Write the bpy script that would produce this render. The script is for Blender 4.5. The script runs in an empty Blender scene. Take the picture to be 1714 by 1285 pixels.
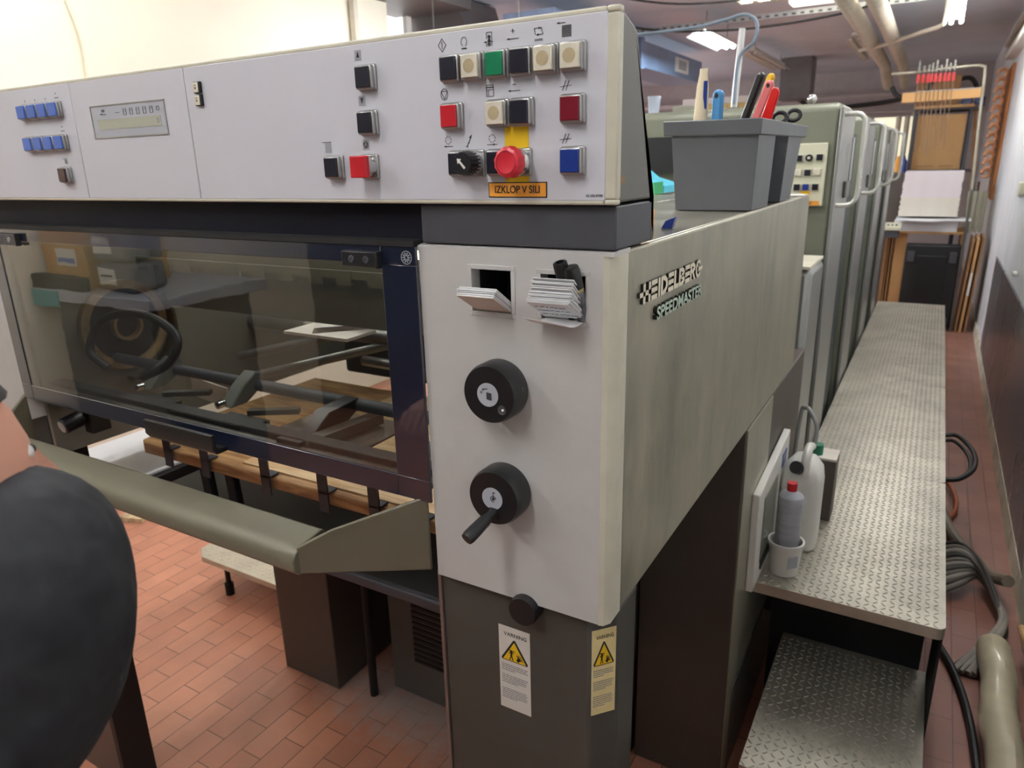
import bpy, bmesh, math, random
from math import sin, cos, pi, radians
from mathutils import Vector, Matrix, Quaternion
random.seed(7)
S = bpy.context.scene
COL = S.collection
# ---------------------------------------------------------------- camera, world, exposure
cd = bpy.data.cameras.new('camera'); cam = bpy.data.objects.new('camera', cd); COL.objects.link(cam)
CAMP = Vector((0.305, -0.75, 1.62))
R3 = Matrix(((0.86495309, -0.12995279, 0.48473541), (0.50132766, 0.26791339, -0.82273507), (-0.02295039, 0.95463851, 0.29688144)))
cam.matrix_world = Matrix.Translation(CAMP) @ R3.to_4x4()
cd.sensor_width = 36.0; cd.lens = 36.0 * 1188.0 / 1714.0; cd.clip_start = 0.02; cd.clip_end = 60
cd.dof.use_dof = True; cd.dof.focus_distance = 1.0; cd.dof.aperture_fstop = 7.5
S.camera = cam
w = bpy.data.worlds.new('world'); S.world = w; w.use_nodes = True
w.node_tree.nodes['Background'].inputs[0].default_value = (0.9, 0.88, 0.86, 1)
w.node_tree.nodes['Background'].inputs[1].default_value = 0.25
S.view_settings.view_transform = 'Standard'; S.view_settings.look = 'None'
S.view_settings.exposure = 0.0; S.view_settings.gamma = 1.0; S.view_settings.use_curve_mapping = False
LAMP = 4.6      # overall strength of the fluorescent tubes

# ---------------------------------------------------------------- materials
def lin(c):
    r = [((v / 255) / 12.92 if v / 255 <= .04045 else (((v / 255) + .055) / 1.055) ** 2.4) for v in c]
    return (r[0], r[1], r[2], 1)
MC = {}
def mat(name, col=(128, 128, 128), rough=.5, metal=0., noise=.08, scale=9., bump=0., bscale=200., coat=0., spec=.5, dirt=None, dirt_amt=0., stretch=(1, 1, 1), emit=0., emitcol=None, trans=0., alpha=1.):
    if name in MC: return MC[name]
    m = bpy.data.materials.new(name); m.use_nodes = True; MC[name] = m
    nt = m.node_tree; N = nt.nodes; L = nt.links; b = N['Principled BSDF']
    c = lin(col)
    b.inputs['Roughness'].default_value = rough; b.inputs['Metallic'].default_value = metal
    b.inputs['Coat Weight'].default_value = coat; b.inputs['Specular IOR Level'].default_value = spec
    b.inputs['Transmission Weight'].default_value = trans
    if alpha < 1: b.inputs['Alpha'].default_value = alpha
    if emit:
        b.inputs['Emission Color'].default_value = lin(emitcol or col); b.inputs['Emission Strength'].default_value = emit
    tc = N.new('ShaderNodeTexCoord'); mp = N.new('ShaderNodeMapping'); mp.inputs['Scale'].default_value = stretch
    L.new(tc.outputs['Object'], mp.inputs[0])
    nz = N.new('ShaderNodeTexNoise'); nz.inputs['Scale'].default_value = scale; nz.inputs['Detail'].default_value = 6; nz.inputs['Roughness'].default_value = .6
    L.new(mp.outputs[0], nz.inputs['Vector'])
    cr = N.new('ShaderNodeValToRGB'); cr.color_ramp.elements[0].position = .3; cr.color_ramp.elements[1].position = .7
    lo = [max(0, v * (1 - noise * 2)) for v in c[:3]] + [1]; hi = [min(1, v * (1 + noise)) for v in c[:3]] + [1]
    cr.color_ramp.elements[0].color = lo; cr.color_ramp.elements[1].color = hi
    L.new(nz.outputs['Fac'], cr.inputs[0]); out = cr.outputs[0]
    if dirt:
        n2 = N.new('ShaderNodeTexNoise'); n2.inputs['Scale'].default_value = scale * .37 + 1.3; n2.inputs['Detail'].default_value = 9; n2.inputs['Roughness'].default_value = .72
        L.new(mp.outputs[0], n2.inputs['Vector'])
        r2 = N.new('ShaderNodeValToRGB'); r2.color_ramp.elements[0].position = .5; r2.color_ramp.elements[1].position = .72
        r2.color_ramp.elements[0].color = (0, 0, 0, 1); r2.color_ramp.elements[1].color = (dirt_amt,) * 3 + (1,)
        L.new(n2.outputs['Fac'], r2.inputs[0])
        mx = N.new('ShaderNodeMix'); mx.data_type = 'RGBA'
        L.new(r2.outputs[0], mx.inputs[0]); L.new(out, mx.inputs[6]); mx.inputs[7].default_value = lin(dirt); out = mx.outputs[2]
    L.new(out, b.inputs['Base Color'])
    mr = N.new('ShaderNodeMapRange'); mr.inputs['To Min'].default_value = max(.02, rough - .08); mr.inputs['To Max'].default_value = min(1, rough + .1)
    L.new(nz.outputs['Fac'], mr.inputs[0]); L.new(mr.outputs[0], b.inputs['Roughness'])
    if bump:
        n3 = N.new('ShaderNodeTexNoise'); n3.inputs['Scale'].default_value = bscale; n3.inputs['Detail'].default_value = 3
        L.new(tc.outputs['Object'], n3.inputs['Vector'])
        bp = N.new('ShaderNodeBump'); bp.inputs['Strength'].default_value = bump; bp.inputs['Distance'].default_value = .002 if bscale > 60 else .03
        L.new(n3.outputs['Fac'], bp.inputs['Height']); L.new(bp.outputs[0], b.inputs['Normal'])
    return m
def wood(name, a, b_, scale=3., stretch=(1, 12, 12), rough=.55, ring=9.):
    if name in MC: return MC[name]
    m = mat(name, a, rough); nt = m.node_tree; N = nt.nodes; L = nt.links; b = N['Principled BSDF']
    tc = N.new('ShaderNodeTexCoord'); mp = N.new('ShaderNodeMapping'); mp.inputs['Scale'].default_value = stretch; L.new(tc.outputs['Object'], mp.inputs[0])
    wv = N.new('ShaderNodeTexNoise'); wv.inputs['Scale'].default_value = scale * 2; wv.inputs['Detail'].default_value = 8; wv.inputs['Distortion'].default_value = 1.2
    L.new(mp.outputs[0], wv.inputs['Vector'])
    cr = N.new('ShaderNodeValToRGB'); cr.color_ramp.elements[0].position = .35; cr.color_ramp.elements[1].position = .62
    cr.color_ramp.elements[0].color = lin(b_); cr.color_ramp.elements[1].color = lin(a)
    L.new(wv.outputs['Fac'], cr.inputs[0]); L.new(cr.outputs[0], b.inputs['Base Color'])
    return m

def floor_mat():
    m = bpy.data.materials.new('terracotta_tiles'); m.use_nodes = True
    nt = m.node_tree; N = nt.nodes; L = nt.links; b = N['Principled BSDF']
    tc = N.new('ShaderNodeTexCoord'); sp = N.new('ShaderNodeSeparateXYZ'); L.new(tc.outputs['Object'], sp.inputs[0])
    cb = N.new('ShaderNodeCombineXYZ'); L.new(sp.outputs[1], cb.inputs[0]); L.new(sp.outputs[0], cb.inputs[1])
    br = N.new('ShaderNodeTexBrick'); L.new(cb.outputs[0], br.inputs['Vector'])
    br.inputs['Scale'].default_value = 1; br.inputs['Brick Width'].default_value = .185; br.inputs['Row Height'].default_value = .078
    br.inputs['Mortar Size'].default_value = .0016; br.inputs['Mortar Smooth'].default_value = .3
    br.inputs['Color1'].default_value = lin((206, 142, 114)); br.inputs['Color2'].default_value = lin((190, 126, 100)); br.inputs['Mortar'].default_value = lin((96, 66, 54))
    nz = N.new('ShaderNodeTexNoise'); nz.inputs['Scale'].default_value = 3.5; nz.inputs['Detail'].default_value = 8; L.new(tc.outputs['Object'], nz.inputs['Vector'])
    rp = N.new('ShaderNodeValToRGB'); rp.color_ramp.elements[0].position = .4; rp.color_ramp.elements[1].position = .75
    rp.color_ramp.elements[0].color = (0, 0, 0, 1); rp.color_ramp.elements[1].color = (.55, .55, .55, 1); L.new(nz.outputs['Fac'], rp.inputs[0])
    mx = N.new('ShaderNodeMix'); mx.data_type = 'RGBA'; L.new(rp.outputs[0], mx.inputs[0]); L.new(br.outputs['Color'], mx.inputs[6]); mx.inputs[7].default_value = lin((134, 96, 82))
    # pale dust along the foot of the press (x -1.5..-0.6, y 0.45..0.85)
    d = N.new('ShaderNodeVectorMath'); d.operation = 'SUBTRACT'; L.new(tc.outputs['Object'], d.inputs[0]); d.inputs[1].default_value = (-.92, .66, 0)
    sc = N.new('ShaderNodeVectorMath'); sc.operation = 'MULTIPLY'; L.new(d.outputs[0], sc.inputs[0]); sc.inputs[1].default_value = (2.6, 6.5, 1)
    ln = N.new('ShaderNodeVectorMath'); ln.operation = 'LENGTH'; L.new(sc.outputs[0], ln.inputs[0])
    n2 = N.new('ShaderNodeTexNoise'); n2.inputs['Scale'].default_value = 22; n2.inputs['Detail'].default_value = 10; n2.inputs['Roughness'].default_value = .75; L.new(tc.outputs['Object'], n2.inputs['Vector'])
    ad = N.new('ShaderNodeMath'); ad.operation = 'SUBTRACT'; L.new(n2.outputs['Fac'], ad.inputs[0])
    ml = N.new('ShaderNodeMath'); ml.operation = 'MULTIPLY'; L.new(ln.outputs['Value'], ml.inputs[0]); ml.inputs[1].default_value = .33; L.new(ml.outputs[0], ad.inputs[1])
    mr = N.new('ShaderNodeMapRange'); L.new(ad.outputs[0], mr.inputs[0]); mr.inputs['From Min'].default_value = .1; mr.inputs['From Max'].default_value = .45; mr.inputs['To Max'].default_value = .75
    m2 = N.new('ShaderNodeMix'); m2.data_type = 'RGBA'; L.new(mr.outputs[0], m2.inputs[0]); L.new(mx.outputs[2], m2.inputs[6]); m2.inputs[7].default_value = lin((170, 162, 158))
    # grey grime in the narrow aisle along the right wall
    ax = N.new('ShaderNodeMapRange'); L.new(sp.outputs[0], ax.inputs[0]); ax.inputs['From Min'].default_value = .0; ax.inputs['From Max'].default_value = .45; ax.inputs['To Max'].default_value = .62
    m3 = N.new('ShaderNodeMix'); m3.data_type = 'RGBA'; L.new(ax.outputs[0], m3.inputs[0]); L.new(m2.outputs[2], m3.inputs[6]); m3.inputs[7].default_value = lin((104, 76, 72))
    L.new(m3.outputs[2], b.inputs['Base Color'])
    r = N.new('ShaderNodeMapRange'); L.new(nz.outputs['Fac'], r.inputs[0]); r.inputs['To Min'].default_value = .28; r.inputs['To Max'].default_value = .5; L.new(r.outputs[0], b.inputs['Roughness'])
    bp = N.new('ShaderNodeBump'); bp.inputs['Strength'].default_value = .5; bp.inputs['Distance'].default_value = .002; bp.invert = True
    L.new(br.outputs['Fac'], bp.inputs['Height']); L.new(bp.outputs[0], b.inputs['Normal'])
    return m
def glass_mat(name, tint=(.8, .82, .8), refl=1.0):
    m = bpy.data.materials.new(name); m.use_nodes = True; nt = m.node_tree; N = nt.nodes; L = nt.links; N.clear()
    o = N.new('ShaderNodeOutputMaterial'); mx = N.new('ShaderNodeMixShader'); t = N.new('ShaderNodeBsdfTransparent'); g = N.new('ShaderNodeBsdfGlossy')
    t.inputs[0].default_value = tint + (1,); g.inputs['Roughness'].default_value = .015; g.inputs['Color'].default_value = (1, 1, 1, 1)
    f = N.new('ShaderNodeFresnel'); f.inputs[0].default_value = 1.52
    mm = N.new('ShaderNodeMath'); mm.operation = 'MULTIPLY'; L.new(f.outputs[0], mm.inputs[0]); mm.inputs[1].default_value = refl; mm.use_clamp = True
    ge = N.new('ShaderNodeNewGeometry'); inv = N.new('ShaderNodeMath'); inv.operation = 'SUBTRACT'; inv.inputs[0].default_value = 1.; L.new(ge.outputs['Backfacing'], inv.inputs[1])
    mb_ = N.new('ShaderNodeMath'); mb_.operation = 'MULTIPLY'; L.new(mm.outputs[0], mb_.inputs[0]); L.new(inv.outputs[0], mb_.inputs[1])
    nz = N.new('ShaderNodeTexNoise'); nz.inputs['Scale'].default_value = 6
    bp = N.new('ShaderNodeBump'); bp.inputs['Strength'].default_value = .02; bp.inputs['Distance'].default_value = .01; L.new(nz.outputs['Fac'], bp.inputs['Height']); L.new(bp.outputs[0], g.inputs['Normal'])
    L.new(mb_.outputs[0], mx.inputs[0]); L.new(t.outputs[0], mx.inputs[1]); L.new(g.outputs[0], mx.inputs[2]); L.new(mx.outputs[0], o.inputs[0])
    return m
M_panel = mat('panel_light_grey', (195, 193, 189), .38, noise=.025, scale=7, dirt=(160, 158, 152), dirt_amt=.3)
M_console = mat('console_light_grey', (206, 206, 212), .42, noise=.015, scale=5, dirt=(182, 182, 186), dirt_amt=.25)
M_edge = mat('cream_edge_paint', (206, 202, 182), .45, noise=.05, scale=20, bump=.15)
M_body = mat('body_grey_green', (162, 158, 138), .33, metal=.3, noise=.13, scale=5, dirt=(112, 110, 100), dirt_amt=.65, bump=.12, bscale=350, stretch=(1, 2.2, .8))
M_guard = mat('guard_grey_green', (114, 110, 92), .4, metal=.15, noise=.06, scale=8, dirt=(100, 98, 86), dirt_amt=.3, bump=.05)
M_char = mat('charcoal_paint', (66, 67, 72), .5, noise=.06, scale=10, bump=.08)
M_band = mat('dark_blue_band', (15, 16, 28), .55, noise=.08, spec=.2)
M_leg = mat('column_dark_paint', (70, 68, 62), .5, noise=.05, scale=6, bump=.1, dirt=(92, 88, 80), dirt_amt=.15)
M_brown = mat('cabinet_brown_black', (84, 75, 68), .5, noise=.07, scale=5, bump=.05)
M_under = mat('underside_dark', (38, 37, 35), .6, noise=.1)
M_black = mat('black_plastic', (26, 26, 28), .38, noise=.08, bump=.04)
M_blackm = mat('black_matt', (20, 20, 21), .65, noise=.1)
M_rubber = mat('black_rubber', (24, 23, 22), .5, noise=.15)
M_bluef = mat('door_blue_paint', (12, 22, 42), .3, noise=.05, coat=1.)
M_bluef.node_tree.nodes['Principled BSDF'].inputs['Coat Roughness'].default_value = .02; M_bluef.node_tree.nodes['Principled BSDF'].inputs['Coat IOR'].default_value = 1.7
M_chrome = mat('chrome', (190, 190, 188), .18, metal=1., noise=.03)
M_bezel = mat('bezel_silver', (168, 168, 166), .3, metal=.75, noise=.06, scale=40)
M_steel = mat('worn_steel', (120, 118, 112), .35, metal=.8, noise=.15, scale=12)
M_capk = mat('cap_black', (30, 30, 40), .3, noise=.03)
M_capg = mat('cap_green', (18, 120, 80), .3, noise=.03)
M_capr = mat('cap_red', (186, 30, 40), .32, noise=.03)
M_capdr = mat('cap_dark_red', (112, 18, 34), .3, noise=.03)
M_capb = mat('cap_blue', (28, 52, 128), .3, noise=.04)
M_caplb = mat('cap_light_blue', (70, 106, 186), .35, noise=.05)
M_capw = mat('cap_clear_lens', (226, 220, 200), .2, noise=.08, scale=60, coat=.5)
M_capw2 = mat('lamp_lens_center', (188, 172, 138), .25, noise=.08, scale=60)
M_yellow = mat('yellow_tape', (228, 188, 30), .4, noise=.03)
M_orange = mat('orange_label', (236, 160, 60), .45, noise=.03)
M_print = mat('print_black', (36, 36, 38), .6, noise=.02)
M_printg = mat('print_grey', (128, 128, 132), .6, noise=.02)
M_paper = mat('paper_white', (235, 235, 236), .75, noise=.02)
M_paperc = mat('paper_cream', (226, 216, 204), .75, noise=.03)
M_label = mat('label_white', (214, 210, 200), .5, noise=.04, scale=30, dirt=(180, 172, 150), dirt_amt=.4)
M_lcd = mat('display_plate', (176, 180, 188), .3, noise=.03)
M_lcds = mat('display_glass', (176, 178, 160), .2, noise=.05)
M_wood = wood('pine_board', (206, 164, 112), (158, 114, 70), 3., (1, 9, 9))
M_woodl = wood('pine_board_light', (230, 202, 158), (202, 162, 112), 3., (1, 9, 9))
M_cardb = mat('cardboard', (196, 152, 100), .8, noise=.05, scale=6, stretch=(1, 1, .3))
M_cardbd = mat('cardboard_dark', (150, 110, 74), .8, noise=.08)
M_diam = mat('diamond_plate_steel', (190, 184, 168), .32, metal=.5, noise=.14, scale=6, dirt=(104, 96, 82), dirt_amt=.6)
M_wall = mat('plaster_cream', (232, 224, 204), .8, noise=.02, scale=2)
M_wallr = mat('plaster_white', (226, 228, 230), .55, noise=.04, scale=4, dirt=(170, 160, 145), dirt_amt=.35, stretch=(1, 1, .5))
M_dado = mat('dado_grey_gloss', (98, 98, 102), .28, noise=.12, scale=3, dirt=(120, 112, 104), dirt_amt=.6, stretch=(1, 2, .25))
M_wallb = mat('plaster_grey', (196, 188, 186), .8, noise=.05)
M_dark = mat('dark_locker', (42, 44, 54), .5, noise=.05)
M_ceil = mat('ceiling_plaster', (212, 220, 232), .85, noise=.04, scale=1.5)
M_white = mat('white_plastic', (226, 224, 216), .4, noise=.02)
M_cream = mat('cream_enamel', (214, 212, 186), .35, noise=.03)
M_pipe = mat('pipe_paint', (206, 198, 180), .5, noise=.07, scale=8, dirt=(150, 140, 118), dirt_amt=.4)
M_skin = mat('skin', (214, 158, 134), .5, noise=.05, scale=14)
M_shirt = mat('black_cotton', (32, 33, 38), .75, noise=.3, scale=9, bump=.8, bscale=9)
M_jean = mat('dark_trousers', (34, 36, 46), .85, noise=.15)
M_teal = mat('teal_cloth', (90, 158, 158), .8, noise=.1)
M_hair = mat('dark_hair', (30, 24, 20), .6, noise=.3, scale=60)
M_bin = mat('bin_grey_plastic', (90, 92, 96), .45, noise=.05, scale=9, dirt=(84, 84, 86), dirt_amt=.4)
M_tbody = mat('tower_grey_green', (122, 124, 108), .38, metal=.2, noise=.06, scale=4)
M_tside = mat('tower_side_steel', (158, 158, 154), .3, metal=.55, noise=.08, scale=3, stretch=(1, 1, .15))
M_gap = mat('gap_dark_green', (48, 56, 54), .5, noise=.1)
M_duct = mat('duct_galvanised_blue', (140, 158, 186), .45, metal=.3, noise=.08)
M_tubew = mat('tube_cream', (222, 208, 176), .45, noise=.04)
M_glass = glass_mat('door_glass', (.74, .76, .74), 2.0)
M_floor = floor_mat()

ORD = ['first','second','third','fourth','fifth','sixth','seventh','eighth','ninth','tenth','eleventh','twelfth','thirteenth','fourteenth','fifteenth','sixteenth','seventeenth','eighteenth','nineteenth','twentieth','twenty-first','twenty-second','twenty-third','twenty-fourth']
# ---------------------------------------------------------------- mesh builder
WP = {}
def aut(v): return Vector(v)
def catmull(pts, n=8):
    P = [Vector(p) for p in pts]
    if len(P) < 3: return P
    out = []; Q = [P[0] * 2 - P[1]] + P + [P[-1] * 2 - P[-2]]
    for i in range(1, len(Q) - 2):
        for k in range(n):
            t = k / n; a, b, c, d = Q[i - 1], Q[i], Q[i + 1], Q[i + 2]
            out.append(.5 * ((2 * b) + (c - a) * t + (2 * a - 5 * b + 4 * c - d) * t * t + (3 * b - a - 3 * c + d) * t ** 3))
    out.append(P[-1]); return out
class MB:
    def __init__(s): s.v = []; s.f = []; s.m = []
    def add(s, vs, fs, m=0):
        o = len(s.v); s.v += [Vector(q) for q in vs]; s.f += [tuple(i + o for i in f) for f in fs]; s.m += [m] * len(fs); return s
    def box(s, x0, x1, y0, y1, z0, z1, m=0):
        return s.add([(x0, y0, z0), (x1, y0, z0), (x1, y1, z0), (x0, y1, z0), (x0, y0, z1), (x1, y0, z1), (x1, y1, z1), (x0, y1, z1)],
                     [(0, 3, 2, 1), (4, 5, 6, 7), (0, 1, 5, 4), (1, 2, 6, 5), (2, 3, 7, 6), (3, 0, 4, 7)], m)
    def obox(s, c, size, q=None, m=0):
        hx, hy, hz = [k / 2 for k in size]; vs = [Vector((a, b, d)) for d in (-hz, hz) for a, b in ((-hx, -hy), (hx, -hy), (hx, hy), (-hx, hy))]
        if q is not None: vs = [q @ v for v in vs]
        c = Vector(c); return s.add([v + c for v in vs], [(0, 3, 2, 1), (4, 5, 6, 7), (0, 1, 5, 4), (1, 2, 6, 5), (2, 3, 7, 6), (3, 0, 4, 7)], m)
    def prism(s, pts, axis, a, b, m=0):
        n = len(pts)
        def P(p, d): return {'x': (d, p[0], p[1]), 'y': (p[0], d, p[1]), 'z': (p[0], p[1], d)}[axis]
        return s.add([P(p, a) for p in pts] + [P(p, b) for p in pts], [tuple(range(n)), tuple(reversed(range(n, 2 * n)))] + [(i, i + n, (i + 1) % n + n, (i + 1) % n) for i in range(n)], m)
    def rings(s, rs, m=0, cap=True, close=False):
        n = len(rs[0]); vs = [p for r in rs for p in r]; fs = []
        k = len(rs)
        for i in range(k if close else k - 1):
            j = (i + 1) % k
            for a in range(n): b = (a + 1) % n; fs.append((i * n + a, i * n + b, j * n + b, j * n + a))
        if cap and not close: fs.append(tuple(reversed(range(n)))); fs.append(tuple(range((k - 1) * n, k * n)))
        return s.add(vs, fs, m)
    def lathe(s, prof, o, ax=(0, 0, 1), n=24, m=0):
        ax = Vector(ax).normalized(); q = Vector((0, 0, 1)).rotation_difference(ax); o = Vector(o); rs = []
        for r, h in prof: rs.append([o + q @ Vector((max(r, 1e-5) * cos(2 * pi * k / n), max(r, 1e-5) * sin(2 * pi * k / n), h)) for k in range(n)])
        return s.rings(rs, m)
    def cyl(s, p0, p1, r, r1=None, n=20, m=0):
        p0 = Vector(p0); p1 = Vector(p1); L = (p1 - p0).length
        return s.lathe([(r, 0), (r if r1 is None else r1, L)], p0, p1 - p0, n, m)
    def tube(s, pts, r, n=10, m=0, smooth=0):
        P = catmull(pts, smooth) if smooth else [Vector(p) for p in pts]; rs = []; prev = None
        for i, p in enumerate(P):
            t = (P[min(i + 1, len(P) - 1)] - P[max(i - 1, 0)]).normalized()
            if prev is None: u = t.orthogonal().normalized()
            else: u = (prev - t * prev.dot(t)).normalized()
            prev = u; v_ = t.cross(u); rr = r[i * len(r) // len(P)] if isinstance(r, list) else r
            rs.append([p + (u * cos(2 * pi * k / n) + v_ * sin(2 * pi * k / n)) * rr for k in range(n)])
        return s.rings(rs, m)
    def ball(s, c, r, m=0, n=16, sc=(1, 1, 1)):
        c = Vector(c); rs = []
        for i in range(n // 2 + 1):
            a = pi * i / (n // 2); rr = max(sin(a), 1e-4) * r; rs.append([c + Vector((rr * cos(2 * pi * k / n) * sc[0], rr * sin(2 * pi * k / n) * sc[1], r * cos(a) * sc[2])) for k in range(n)])
        return s.rings(rs, m)
    def line(s, pts, wd, y, ax='y', m=0, th=.0004):
        """thin printed stroke in the plane y=const (or x=const), pts = (x,z) or (y,z)"""
        for (a, b) in zip(pts[:-1], pts[1:]):
            d = Vector((b[0] - a[0], b[1] - a[1])); 
            if d.length < 1e-6: continue
            nrm = Vector((-d.y, d.x)).normalized() * wd / 2
            q = [(a[0] + nrm.x, a[1] + nrm.y), (b[0] + nrm.x, b[1] + nrm.y), (b[0] - nrm.x, b[1] - nrm.y), (a[0] - nrm.x, a[1] - nrm.y)]
            s.prism(q, ax, y, y - th if ax == 'y' else y + th, m)
        return s
    def build(s, name, mats, parent=None, bevel=0., seg=2, ang=35, label=None, origin=None, smooth=True):
        me = bpy.data.meshes.new(name)
        if not isinstance(mats, (list, tuple)): mats = [mats]
        lo = Vector([min(v[i] for v in s.v) for i in range(3)]); hi = Vector([max(v[i] for v in s.v) for i in range(3)])
        o = Vector(origin) if origin else Vector(((lo.x + hi.x) / 2, (lo.y + hi.y) / 2, lo.z))
        me.from_pydata([v - o for v in s.v], [], s.f)
        for i, p in enumerate(me.polygons): p.material_index = s.m[i]; p.use_smooth = smooth
        for m in mats: me.materials.append(m)
        bm = bmesh.new(); bm.from_mesh(me); bmesh.ops.recalc_face_normals(bm, faces=bm.faces); bm.to_mesh(me); bm.free()
        if smooth: me.set_sharp_from_angle(angle=radians(ang))
        ob = bpy.data.objects.new(name, me); COL.objects.link(ob); WP[ob.name] = o
        if parent is not None: ob.parent = parent; ob.location = o - WP[parent.name]
        else: ob.location = o
        if bevel:
            md = ob.modifiers.new('bevel', 'BEVEL'); md.width = bevel; md.segments = seg; md.limit_method = 'ANGLE'; md.angle_limit = radians(40)
        if label: ob['label'] = label
        return ob
def tag(o, label, cat, group=None, kind=None):
    o['label'] = label; o['category'] = cat
    if group: o['group'] = group
    if kind: o['kind'] = kind
    return o
def thing(name, loc, label, cat, group=None):
    o = bpy.data.objects.new(name, None); COL.objects.link(o); o.location = loc; o.empty_display_size = .05; WP[o.name] = Vector(loc)
    return tag(o, label, cat, group)
def struct(o): o['kind'] = 'structure'; return o
def dup(o, delta, label=None, parent=None):
    c = o.copy(); COL.objects.link(c)
    if parent is None:
        c.location = o.location + Vector(delta); WP[c.name] = WP[o.name] + Vector(delta)
        if label: c['label'] = label
    else: c.parent = parent; WP[c.name] = WP[o.name] + Vector(delta)
    for ch in list(o.children): dup(ch, delta, None, c)
    return c
def text(body, name, m, parent, loc, size, face='y-', extrude=.0005, bold=0., width=None, align='CENTER', scale_x=None, label=None):
    cu = bpy.data.curves.new(name, 'FONT'); cu.body = body; cu.size = size; cu.extrude = extrude; cu.offset = bold; cu.align_x = align; cu.align_y = 'CENTER'
    t = bpy.data.objects.new(name, cu); COL.objects.link(t)
    dg = bpy.context.evaluated_depsgraph_get(); me = bpy.data.meshes.new_from_object(t.evaluated_get(dg)); bpy.data.objects.remove(t)
    xs = [v.co.x for v in me.vertices]
    k = (width / (max(xs) - min(xs))) if width else 1.
    if face == 'y-': q = Matrix.Rotation(pi / 2, 4, 'X')
    elif face == 'x+': q = Matrix.Rotation(pi / 2, 4, 'Z') @ Matrix.Rotation(pi / 2, 4, 'X')
    else: q = face
    me.transform(q @ Matrix.Diagonal((k, 1, 1, 1)))
    me.materials.clear(); me.materials.append(m)
    ob = bpy.data.objects.new(name, me); COL.objects.link(ob); WP[ob.name] = Vector(loc)
    if parent is not None: ob.parent = parent; ob.location = Vector(loc) - WP[parent.name]
    else: ob.location = loc
    if label: ob['label'] = label
    return ob
def circ(cx, cz, r, n=20, a0=0, a1=2 * pi, sx=1): return [(cx + r * sx * cos(a0 + (a1 - a0) * k / n), cz + r * sin(a0 + (a1 - a0) * k / n)) for k in range(n + 1)]

# ================================================================ ROOM SHELL
CZ = 2.88
struct(MB().box(-9, .93, -3.0, 12.6, -.12, 0).build('floor', M_floor, origin=(0, 0, 0)))
struct(MB().box(-9, .93, -3.0, 12.6, CZ, CZ + .12).build('ceiling', M_ceil))
struct(MB().box(-3.45, -3.3, -3.0, 3.72, 0, CZ).build('wall_left', M_wall))
struct(MB().box(-9.1, -9.0, 3.72, 12.5, 0, CZ).box(-9.0, -3.45, 3.62, 3.72, 0, CZ).build('wall_far_left', M_wallb))
wr = struct(MB().box(.775, .93, -3.0, 12.5, 0, CZ).build('wall_right', M_wallr))
struct(MB().box(.7645, .775, -3.0, 6.05, .08, .83).build('trim_1', M_dado))
struct(MB().prism([(.755, 0), (.775, 0), (.775, .085), (.762, .085)], 'y', -3.0, 12.5).build('baseboard_right', mat('skirting_cream', (220, 212, 188), .5, noise=.12, dirt=(120, 70, 60), dirt_amt=.8, scale=5)))
struct(MB().box(-9.0, .93, 12.5, 12.65, 0, CZ).build('wall_back', M_wallb))
struct(MB().box(-3.3, .775, -2.8, -2.72, 0, CZ).build('wall_front', M_dark))
# lit window in the side hall, seen above the console
wn = struct(MB().box(-3.86, -3.52, 4.20, 4.23, 2.2, 2.80).build('window_1', mat('window_daylight', (255, 255, 252), .5, emit=2.5)))
MB().box(-3.90, -3.86, 4.18, 4.24, 2.16, 2.84).box(-3.52, -3.48, 4.18, 4.24, 2.16, 2.84).box(-3.90, -3.48, 4.18, 4.24, 2.80, 2.84).box(-3.90, -3.48, 4.18, 4.24, 2.16, 2.20).build('window_frame', M_white, wn)
struct(MB().box(-9.0, -3.90, 4.18, 4.26, 0, CZ).box(-3.90, -3.42, 4.18, 4.26, 0, 2.16).build('wall_inner_left', M_wallb))

# ---------------------------------------------------------------- lamps
M_tube = mat('lamp_tube_warm', (255, 246, 228), .4, emit=13 * LAMP, emitcol=(252, 250, 248), noise=0)
M_tubefill = mat('lamp_tube_fill', (255, 246, 228), .4, emit=30 * LAMP / 4.6 * 4, emitcol=(244, 248, 255), noise=0)  # for unseen hall lamps added to brighten the ceiling and far end
M_tubec = mat('lamp_tube_cold', (236, 250, 255), .4, emit=24 * LAMP, emitcol=(215, 238, 255), noise=0)
M_tubeoff = mat('lamp_tube_off', (226, 224, 220), .4, noise=.02)
def lamp(x, y0, y1, z, label, tubem, wdt=.20, reflect=True, axis='y', group=None):
    cx = x; t = thing('fluorescent_lamp', (cx, (y0 + y1) / 2, z), label, 'ceiling lamp', group)
    P = lambda a, b, c: (a, b, c)
    b = MB().box(cx - .03, cx + .03, y0, y1, z + .045, z + .085)
    b.build('housing', M_white, t, bevel=.004)
    if reflect:
        MB().prism([(cx - wdt / 2, z + .0), (cx - .03, z + .05), (cx + .03, z + .05), (cx + wdt / 2, z), (cx + wdt / 2 + .004, z + .005), (cx + .03, z + .056), (cx - .03, z + .056), (cx - wdt / 2 - .004, z + .005)], 'y', y0, y1).build('reflector', M_white, t)
    for s_ in (-1, 1):
        MB().cyl((cx + s_ * .035, y0 + .02, z + .022), (cx + s_ * .035, y1 - .02, z + .022), .014, n=8).build('tube', tubem, t)
    for yy in (y0 + .15, y1 - .15): MB().cyl((cx, yy, z + .08), (cx, yy, CZ), .004, n=6).build('hanger', M_steel, t)
    return t
lamp(.25, 5.35, 6.55, 2.60, 'bright lit tube lamp hanging over the platform aisle', M_tube, reflect=False)
lamp(-1.70, 6.1, 7.15, 2.66, 'bluish white lit lamp hanging left of the vertical stand', M_tubec, .26)
lamp(-1.68, 8.0, 9.8, 2.70, 'switched off tube lamp behind the vertical stand', M_tubeoff, .2)
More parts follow.
